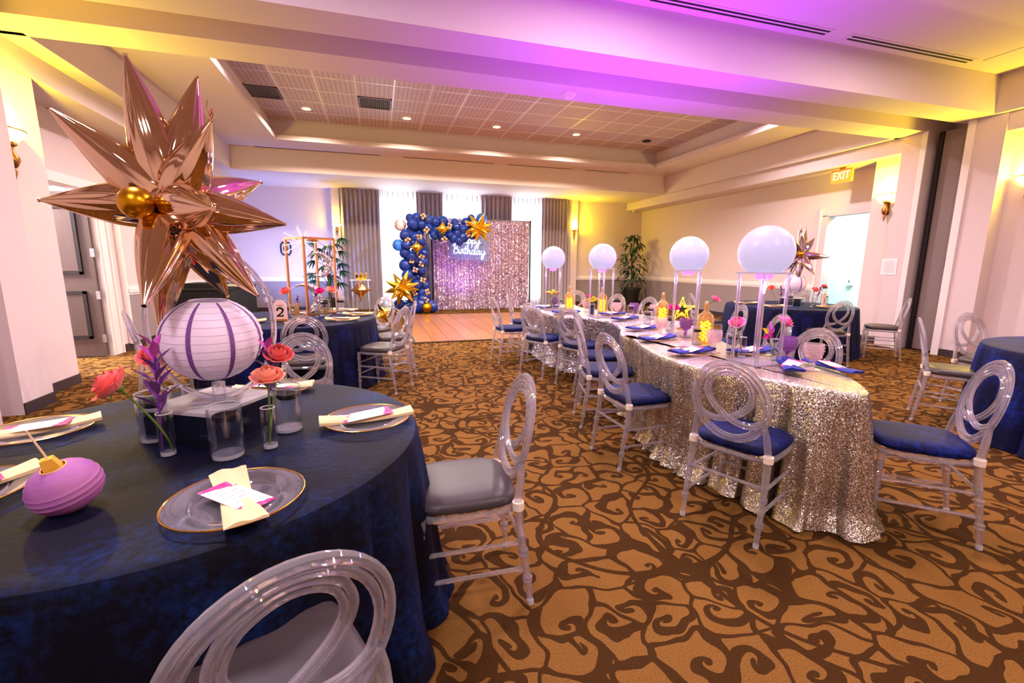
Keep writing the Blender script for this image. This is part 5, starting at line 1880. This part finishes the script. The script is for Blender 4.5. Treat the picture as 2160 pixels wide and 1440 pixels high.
for kind, mat, lst in (('gob_c', 'goblet', [(2.575, 2.075, 'clear frosted pressed goblet nearest the camera on the silver table corner'), (2.385, 2.72, 'pale pink pressed goblet beside the amber bottle with yellow lights'),
                                            (2.47, 3.50, 'pale pink pressed goblet beyond the square-placed navy napkin'), (2.93, 5.10, 'pale pressed goblet before the ficus pot'),
                                            (3.22, 4.72, 'pale pressed goblet across the table near the second amber bottle'), (2.74, 5.62, 'pale pressed goblet near the third orb stand')]),
                       ('gob_p', 'purpg', [(2.655, 2.33, 'purple pressed goblet right of the pink rose pair'), (2.66, 3.40, 'purple pressed goblet at the foot of the lit star'),
                                           (3.10, 4.98, 'purple pressed goblet below the ficus'), (2.46, 6.10, 'purple pressed goblet under the flower bunch')])):
    for x, y, lab in lst:
        o = place(kind, make_goblet(mat), x, y, ZT0, 0, lab, 'pressed goblets')
        o.scale = (1.2, 1.2, 1.05)
for x, y, w in ((2.50, 2.66, 'left of the coral rose on the near silver table'), (2.50, 3.05, 'right of the pale pink goblet and left of the amber bottle'), (2.74, 3.74, 'left of the purple goblet by the lit star'),
                (2.80, 4.22, 'under the second amber bottle'), (3.02, 4.92, 'in front of the ficus on the far silver table'), (3.13, 4.66, 'at the chair hoop beside the second amber bottle'),
                (2.62, 5.20, 'with a candle left on the far silver table'), (2.56, 6.12, 'right of the flower bunch')):
    vase(x, y, w, 0.86)
for x, y, w in ((2.44, 2.50, 'at the near orb stand holding a coral rose'), (2.60, 2.38, 'at the near orb stand holding a pink rose')):
    place('bud', make_bud, x, y, ZT0, 0, 'slim clear bud vase ' + w, 'bud vases')
rose(2.375, 2.50, 1.00, (2.445, 2.50, 0.79), (-0.45, -0.35, 0.8), 'coral pink rose leaning left of the near orb stand', 'pinkrose', 0.042)
rose(2.655, 2.385, 1.01, (2.60, 2.38, 0.79), (0.40, -0.45, 0.8), 'large pink rose right of the near orb stand', 'pinkrose', 0.046)
oc = thing('orchid', 'violet orchid bloom with a yellow petal between the two roses', 'flower', (2.555, 2.40, 0.945))
for k, (a, mt, L) in enumerate(((0.2, 'violetleaf', 0.085), (1.0, 'violetleaf', 0.07), (-0.9, 'yellowfl', 0.06), (2.3, 'hotpink', 0.06), (-2.2, 'hotpink', 0.06), (3.1, 'violetleaf', 0.055))):
    link('petal', leaf_mesh(mt, L, 0.034, 0.2), oc, (0, 0, 0), (pi / 2, a, 0))
MB().tube([(0, 0, 0), (0.02, 0.0, -0.08), (0.04, -0.02, -0.155)], 0.003, 6).build('stem', 'stem', oc)


def make_bottle():
    o = thing('light_bottle', '', 'bottle')
    MB().lathe([(0.001, 0.002), (0.044, 0.0), (0.047, 0.008), (0.047, 0.150), (0.040, 0.178), (0.020, 0.196), (0.013, 0.206), (0.013, 0.236), (0.017, 0.240), (0.017, 0.248), (0.011, 0.250), (0.011, 0.206),
                (0.037, 0.176), (0.044, 0.150), (0.044, 0.012), (0.001, 0.010)], 28, capb=False, capt=False).build('glass', 'amberg', o)
    r = random.Random(4)
    fm_ = MB()
    pts = []
    for k in range(54):
        a, z = k * 1.9, 0.018 + 0.120 * k / 54
        q = 0.030 * r.uniform(0.5, 1)
        pts.append((q * cos(a), q * sin(a), z))
        fm_.ball(pts[-1], 0.0065, 8, 6)
    b = fm_.build('fairy_lights', 'fairy', o)
    b['kind'] = 'stuff'
    MB().tube(pts, 0.001, 4).build('light_wire', 'gold', o)
    MB().lathe([(0.010, 0.235), (0.010, 0.262), (0.001, 0.264)], 12).build('cork', 'stick', o)
    return o


for x, y, lab in ((2.60, 3.08, 'amber glass bottle of yellow fairy lights nearest the camera'), (2.97, 4.20, 'amber glass bottle of yellow fairy lights left of the lit star'),
                  (2.55, 5.75, 'frosted bottle of yellow fairy lights under the last orb'), (2.90, 5.45, 'small amber bottle beside the yellow flower cluster')):
    o = place('bottle', make_bottle, x, y, ZT0, 0, lab, 'fairy light bottles')
    o.scale = (1.38, 1.38, 1.32)
ls = thing('lit_star', 'yellow glowing wire star ornament on the silver table by the second orb stand', 'star', (2.93, 3.82, ZT0 + 0.20), 0, None)
ls.rotation_euler = (0, 0, -0.5)


def star_pts(R, r):
    return [((R if k % 2 == 0 else r) * sin(pi * k / 5), 0, (R if k % 2 == 0 else r) * cos(pi * k / 5)) for k in range(10)]


MB().tube(star_pts(0.115, 0.048), 0.0085, 8, closed=True).build('outer_star', 'star', ls)
MB().tube([(x * 0.62, y, z * 0.62) for x, y, z in star_pts(0.115, 0.048)], 0.006, 8, closed=True).build('inner_star', 'star', ls)
bl = MB()
for x, y, z in star_pts(0.115, 0.048):
    bl.ball((x, -0.012, z), 0.011, 8, 6)
b = bl.build('star_bulbs', 'fairy', ls)
b['kind'] = 'stuff'
MB().tube([(0, 0.01, -0.05), (0, 0.02, -0.20)], 0.006, 6).build('stem', 'gold', ls)
MB().lathe([(0.045, -0.20), (0.045, -0.192), (0.008, -0.186)], 20, (0, 0.02, 0)).build('base', 'gold', ls)


def bloom(x, y, z, foot, mats, n, R, label, group):
    o = thing('flower_bunch', label, 'flowers', (x, y, z), 0, group)
    rnd = random.Random(int(x * 100))
    for k in range(n):
        a, t = k * 2.4, sqrt((k + 0.5) / n)
        c = Vector((R * t * cos(a), R * t * sin(a), 0.03 * (1 - t) + rnd.uniform(-0.02, 0.02)))
        m = MB()
        for q in range(6):
            b = 2 * pi * q / 6
            e = c + Vector((0.026 * cos(b), 0.026 * sin(b) - 0.008, 0.016))
            m.tube([c, c.lerp(e, 0.5) + Vector((0, 0, 0.004)), e], [0.004, 0.011, 0.003], 6, flat=0.5)
        m.ball(c + Vector((0, -0.004, 0.008)), 0.011, 8, 6)
        m.build('blossom', mats[k % len(mats)], o)
        MB().tube([c, Vector(foot) - Vector((x, y, z)) + c * 0.15], 0.002, 5).build('stem', 'stem', o)
    return o


place('bud', make_bud, 2.40, 6.04, ZT0, 0, 'slim clear bud vase at the far end under the flower bunch', 'bud vases')
bloom(2.40, 6.04, 0.985, (2.40, 6.04, 0.79), ['yellowfl', 'hotpink', 'yellowfl', 'yellowfl'], 14, 0.10, 'yellow and hot pink flower bunch under the last orb', 'flower bunches')
bv = tag(MB().lathe([(0.03, 0), (0.035, 0.02), (0.03, 0.10), (0.036, 0.14), (0.032, 0.14), (0.026, 0.10), (0.001, 0.02)], 20, capb=True, capt=False).build('blue_vase', 'teal', None, True, (2.70, 5.36, ZT0)),
         'dark blue little vase of yellow flowers by the third orb stand', 'vase')
bloom(2.70, 5.36, 0.93, (2.70, 5.36, 0.84), ['yellowfl'], 10, 0.075, 'yellow flower cluster in the dark blue vase', 'flower bunches')
bloom(2.62, 5.30, 0.985, (2.62, 5.22, 0.80), ['hotpink'], 3, 0.03, 'hot pink bloom on a pale blue stem left of the yellow cluster', 'flower bunches')
rose(2.745, 3.70, 0.985, (2.74, 3.74, 0.80), (-0.3, -0.5, 0.8), 'hot pink rose in front of the lit star', 'hotpink', 0.038)
rose(2.66, 3.06, 1.12, (2.60, 3.08, 1.08), (0.2, -0.5, 0.8), 'small pink rose on top of the near amber bottle', 'pinkrose', 0.030)

# ------------------------------------------------------------------ plants
def leafy(o, base, mat, spots, L, W, bend):
    for p, yaw, pitch, s in spots:
        l = link('leaf', leaf_mesh(mat, L, W, bend), o, p, (pitch, 0, yaw))
        l.scale = (s, s, s)


def pot(o, r, h):
    MB().lathe([(r * 0.72, 0), (r * 0.92, h * 0.86), (r, h * 0.87), (r, h), (r * 0.9, h), (r * 0.88, h * 0.9)], 24, capt=False).build('pot', 'pot', o)
    MB().lathe([(0.001, h * 0.9), (r * 0.88, h * 0.9)], 20, capb=False, capt=False).build('soil', 'trunk', o)


fi = thing('potted_ficus', 'dark green potted ficus standing in the right far corner', 'plant', (8.52, 13.95, 0))
pot(fi, 0.34, 0.62)
MB().tube([(0, 0, 0.5), (0.03, 0.02, 1.0), (-0.02, 0.0, 1.5), (0.02, 0.0, 2.0), (0.0, 0.0, 2.40)], [0.035, 0.03, 0.024, 0.016, 0.006], 8).build('trunk', 'trunk', fi)
rnd = random.Random(12)
sp = []
for k in range(210):
    z = rnd.choice([0.78, 0.95, 1.1, 1.25, 1.4, 1.52, 1.66, 1.78, 2.02, 2.12, 2.34]) + rnd.uniform(-0.07, 0.07)
    wid = 0.44 if z < 1.75 else (0.30 if z < 2.2 else 0.15)
    if z < 0.9:
        wid = 0.34
    a = rnd.uniform(0, 2 * pi)
    rr_ = wid * sqrt(rnd.uniform(0.02, 1.0))
    sp.append(((rr_ * cos(a), rr_ * sin(a), z + 0.05 - 0.25 * rr_), a - pi / 2 + rnd.uniform(-0.6, 0.6), rnd.uniform(-0.9, 0.1), rnd.uniform(0.7, 1.25)))
leafy(fi, None, 'leafd', sp, 0.21, 0.085, 0.45)
br = MB()
for k in range(18):
    a, z = k * 2.4, 0.75 + k * 0.085
    br.tube([(0, 0, z), (0.2 * cos(a), 0.2 * sin(a), z + 0.14), (0.36 * cos(a), 0.36 * sin(a), z + 0.08)], [0.010, 0.007, 0.003], 5)
br.build('branches', 'trunk', fi)

fp = thing('potted_palm', 'tall potted fan palm left of the drapes', 'plant', (-1.28, 13.25, 0))
pot(fp, 0.22, 0.45)
st_ = MB()
FA = []
for k in range(19):
    a = k * 2.4 + 0.3
    z = 0.75 + 1.25 * k / 19
    r_ = 0.38 * (0.6 + 0.4 * ((k * 5) % 7) / 6)
    e = Vector((r_ * cos(a), r_ * sin(a), z + 0.12))
    st_.tube([(0, 0, 0.4 + 0.3 * z), (0.3 * r_ * cos(a), 0.3 * r_ * sin(a), z), tuple(e)], [0.012, 0.009, 0.006], 5)
    FA.append((e, a))
st_.tube([(0, 0, 0.4), (0, 0, 1.7)], 0.03, 8)
st_.build('stems', 'trunk', fp)
for e, a in FA:
    for q in range(9):
        off = (q - 4) * 0.33
        l = link('leaf', leaf_mesh('leaf', 0.34, 0.075, 0.55), fp, tuple(e), (0.15 - 0.12 * abs(q - 4), 0, a - pi / 2 + off))
        s = 1.0 - 0.05 * abs(q - 4)
        l.scale = (s, s, s)

# ------------------------------------------------------------------ acrylic pedestal, black side table, wall emblem
ps = thing('acrylic_pedestal', 'slim clear acrylic pedestal holding a gold crown in front of the left drape', 'pedestal', (-0.42, 12.0, 0))
for sx in (-1, 1):
    for sy in (-1, 1):
        MB().tube([(sx * 0.19, sy * 0.19, 0), (sx * 0.19, sy * 0.19, 0.98)], 0.012, 8).build('leg', 'acry', ps)
MB().box(-0.25, 0.25, -0.25, 0.25, 0.98, 0.995).build('top_plate', 'acryf', ps, False)
star4((-0.42, 11.72, 0.76), 0.31, 'champagne four-point foil star below the gold crown pedestal', 0, 'chrome', None)
cr = thing('crown_ornament', 'gold crown resting on the acrylic pedestal', 'crown', (-0.40, 12.0, 0.996))
v, f = [], []
n = 40
for k in range(n):
    a = 2 * pi * k / n
    tip = 0.085 + 0.06 * abs(((k % 5) / 2.5) - 1)
    v += [(0.12 * cos(a), 0.12 * sin(a), 0), (0.14 * cos(a), 0.14 * sin(a), tip)]
for k in range(n):
    l = (k + 1) % n
    f.append((2 * k, 2 * l, 2 * l + 1, 2 * k + 1))
MB().add(v, f).build('band', 'goldfoil', cr, False)
cb_ = MB()
for k in range(0, n, 5):
    a = 2 * pi * k / n
    cb_.ball((0.14 * cos(a), 0.14 * sin(a), 0.155), 0.016, 8, 6)
cb_.build('tip_beads', 'goldfoil', cr)

bt = thing('side_table', 'low black-clothed side table against the left wall behind the lantern', 'table', (-3.35, 11.3, 0))
tb = MB()
for z0, z1, g in ((0.0, 0.86, 0.0),):
    tb.box(-0.45, 0.45, -1.15, 1.15, z0, z1)
tb.build('tablecloth', 'blackcloth', bt, False)
MB().box(-0.47, 0.47, -1.17, 1.17, 0.86, 0.885).build('tabletop', 'blackcloth', bt, False)
bx = tag(MB().box(-0.3, 0.3, -0.35, 0.35, 0, 0.10).build('black_case', 'black', None, False, (-3.40, 10.75, 0.888)), 'flat black case lying on the dark side table', 'case')
for k, (y, z, m_k, lab) in enumerate(((10.95, 0.888, 'paper', 'folded cream cloth stack on the dark side table'), (10.98, 0.92, 'napkin', 'upper folded tan cloth on the stack of the dark side table'))):
    tag(MB().tube([(-0.16, 0, 0.016), (0.16, 0, 0.016)], 0.016, 8, flat=3.0).build('folded_cloth', m_k, None, True, (-3.02, y - 0.3 * k, z)), lab, 'cloth', 'folded cloths')
tag(MB().ball((0, 0, 0.03), 0.045, 12, 8, sz=0.7).build('gold_ornament', 'goldfoil', None, True, (-2.95, 11.2, 0.888)), 'little gold ornament at the edge of the dark side table', 'ornament')

em = thing('wall_emblem', 'small dark outline emblem mounted on the blue-lit far wall', 'emblem', (-2.53, YF - 0.02, 1.81))
pts = [(-0.13, 0.09), (-0.09, 0.17), (0.09, 0.17), (0.13, 0.09), (0.13, -0.09), (0.09, -0.17), (-0.09, -0.17), (-0.13, -0.09)]
MB().tube([(x, 0, z) for x, z in pts], 0.022, 6, closed=True).build('outer_ring', 'ink', em, False)
MB().tube([(0.055 * cos(2 * pi * k / 16), 0, 0.075 * sin(2 * pi * k / 16)) for k in range(16)], 0.014, 6, closed=True).build('inner_ring', 'ink', em)
cl = tag(MB().lathe([(0.10, 0), (0.12, 0.03), (0.06, 0.06), (0.001, 0.07)], 16).build('toy_balloon', 'cyan', None, True, (-2.05, 12.2, 0.0)), 'small blue and yellow weight on the carpet by the left wall', 'weight')

# mirrored-acrylic and remaining tags
for o in C.objects:
    if 'category' in o and 'kind' not in o:
        o['kind'] = 'thing'
for nm_ in ('dance_floor', 'sequin_backdrop', 'balloon_garland'):
    C.objects[nm_]['kind'] = 'thing'
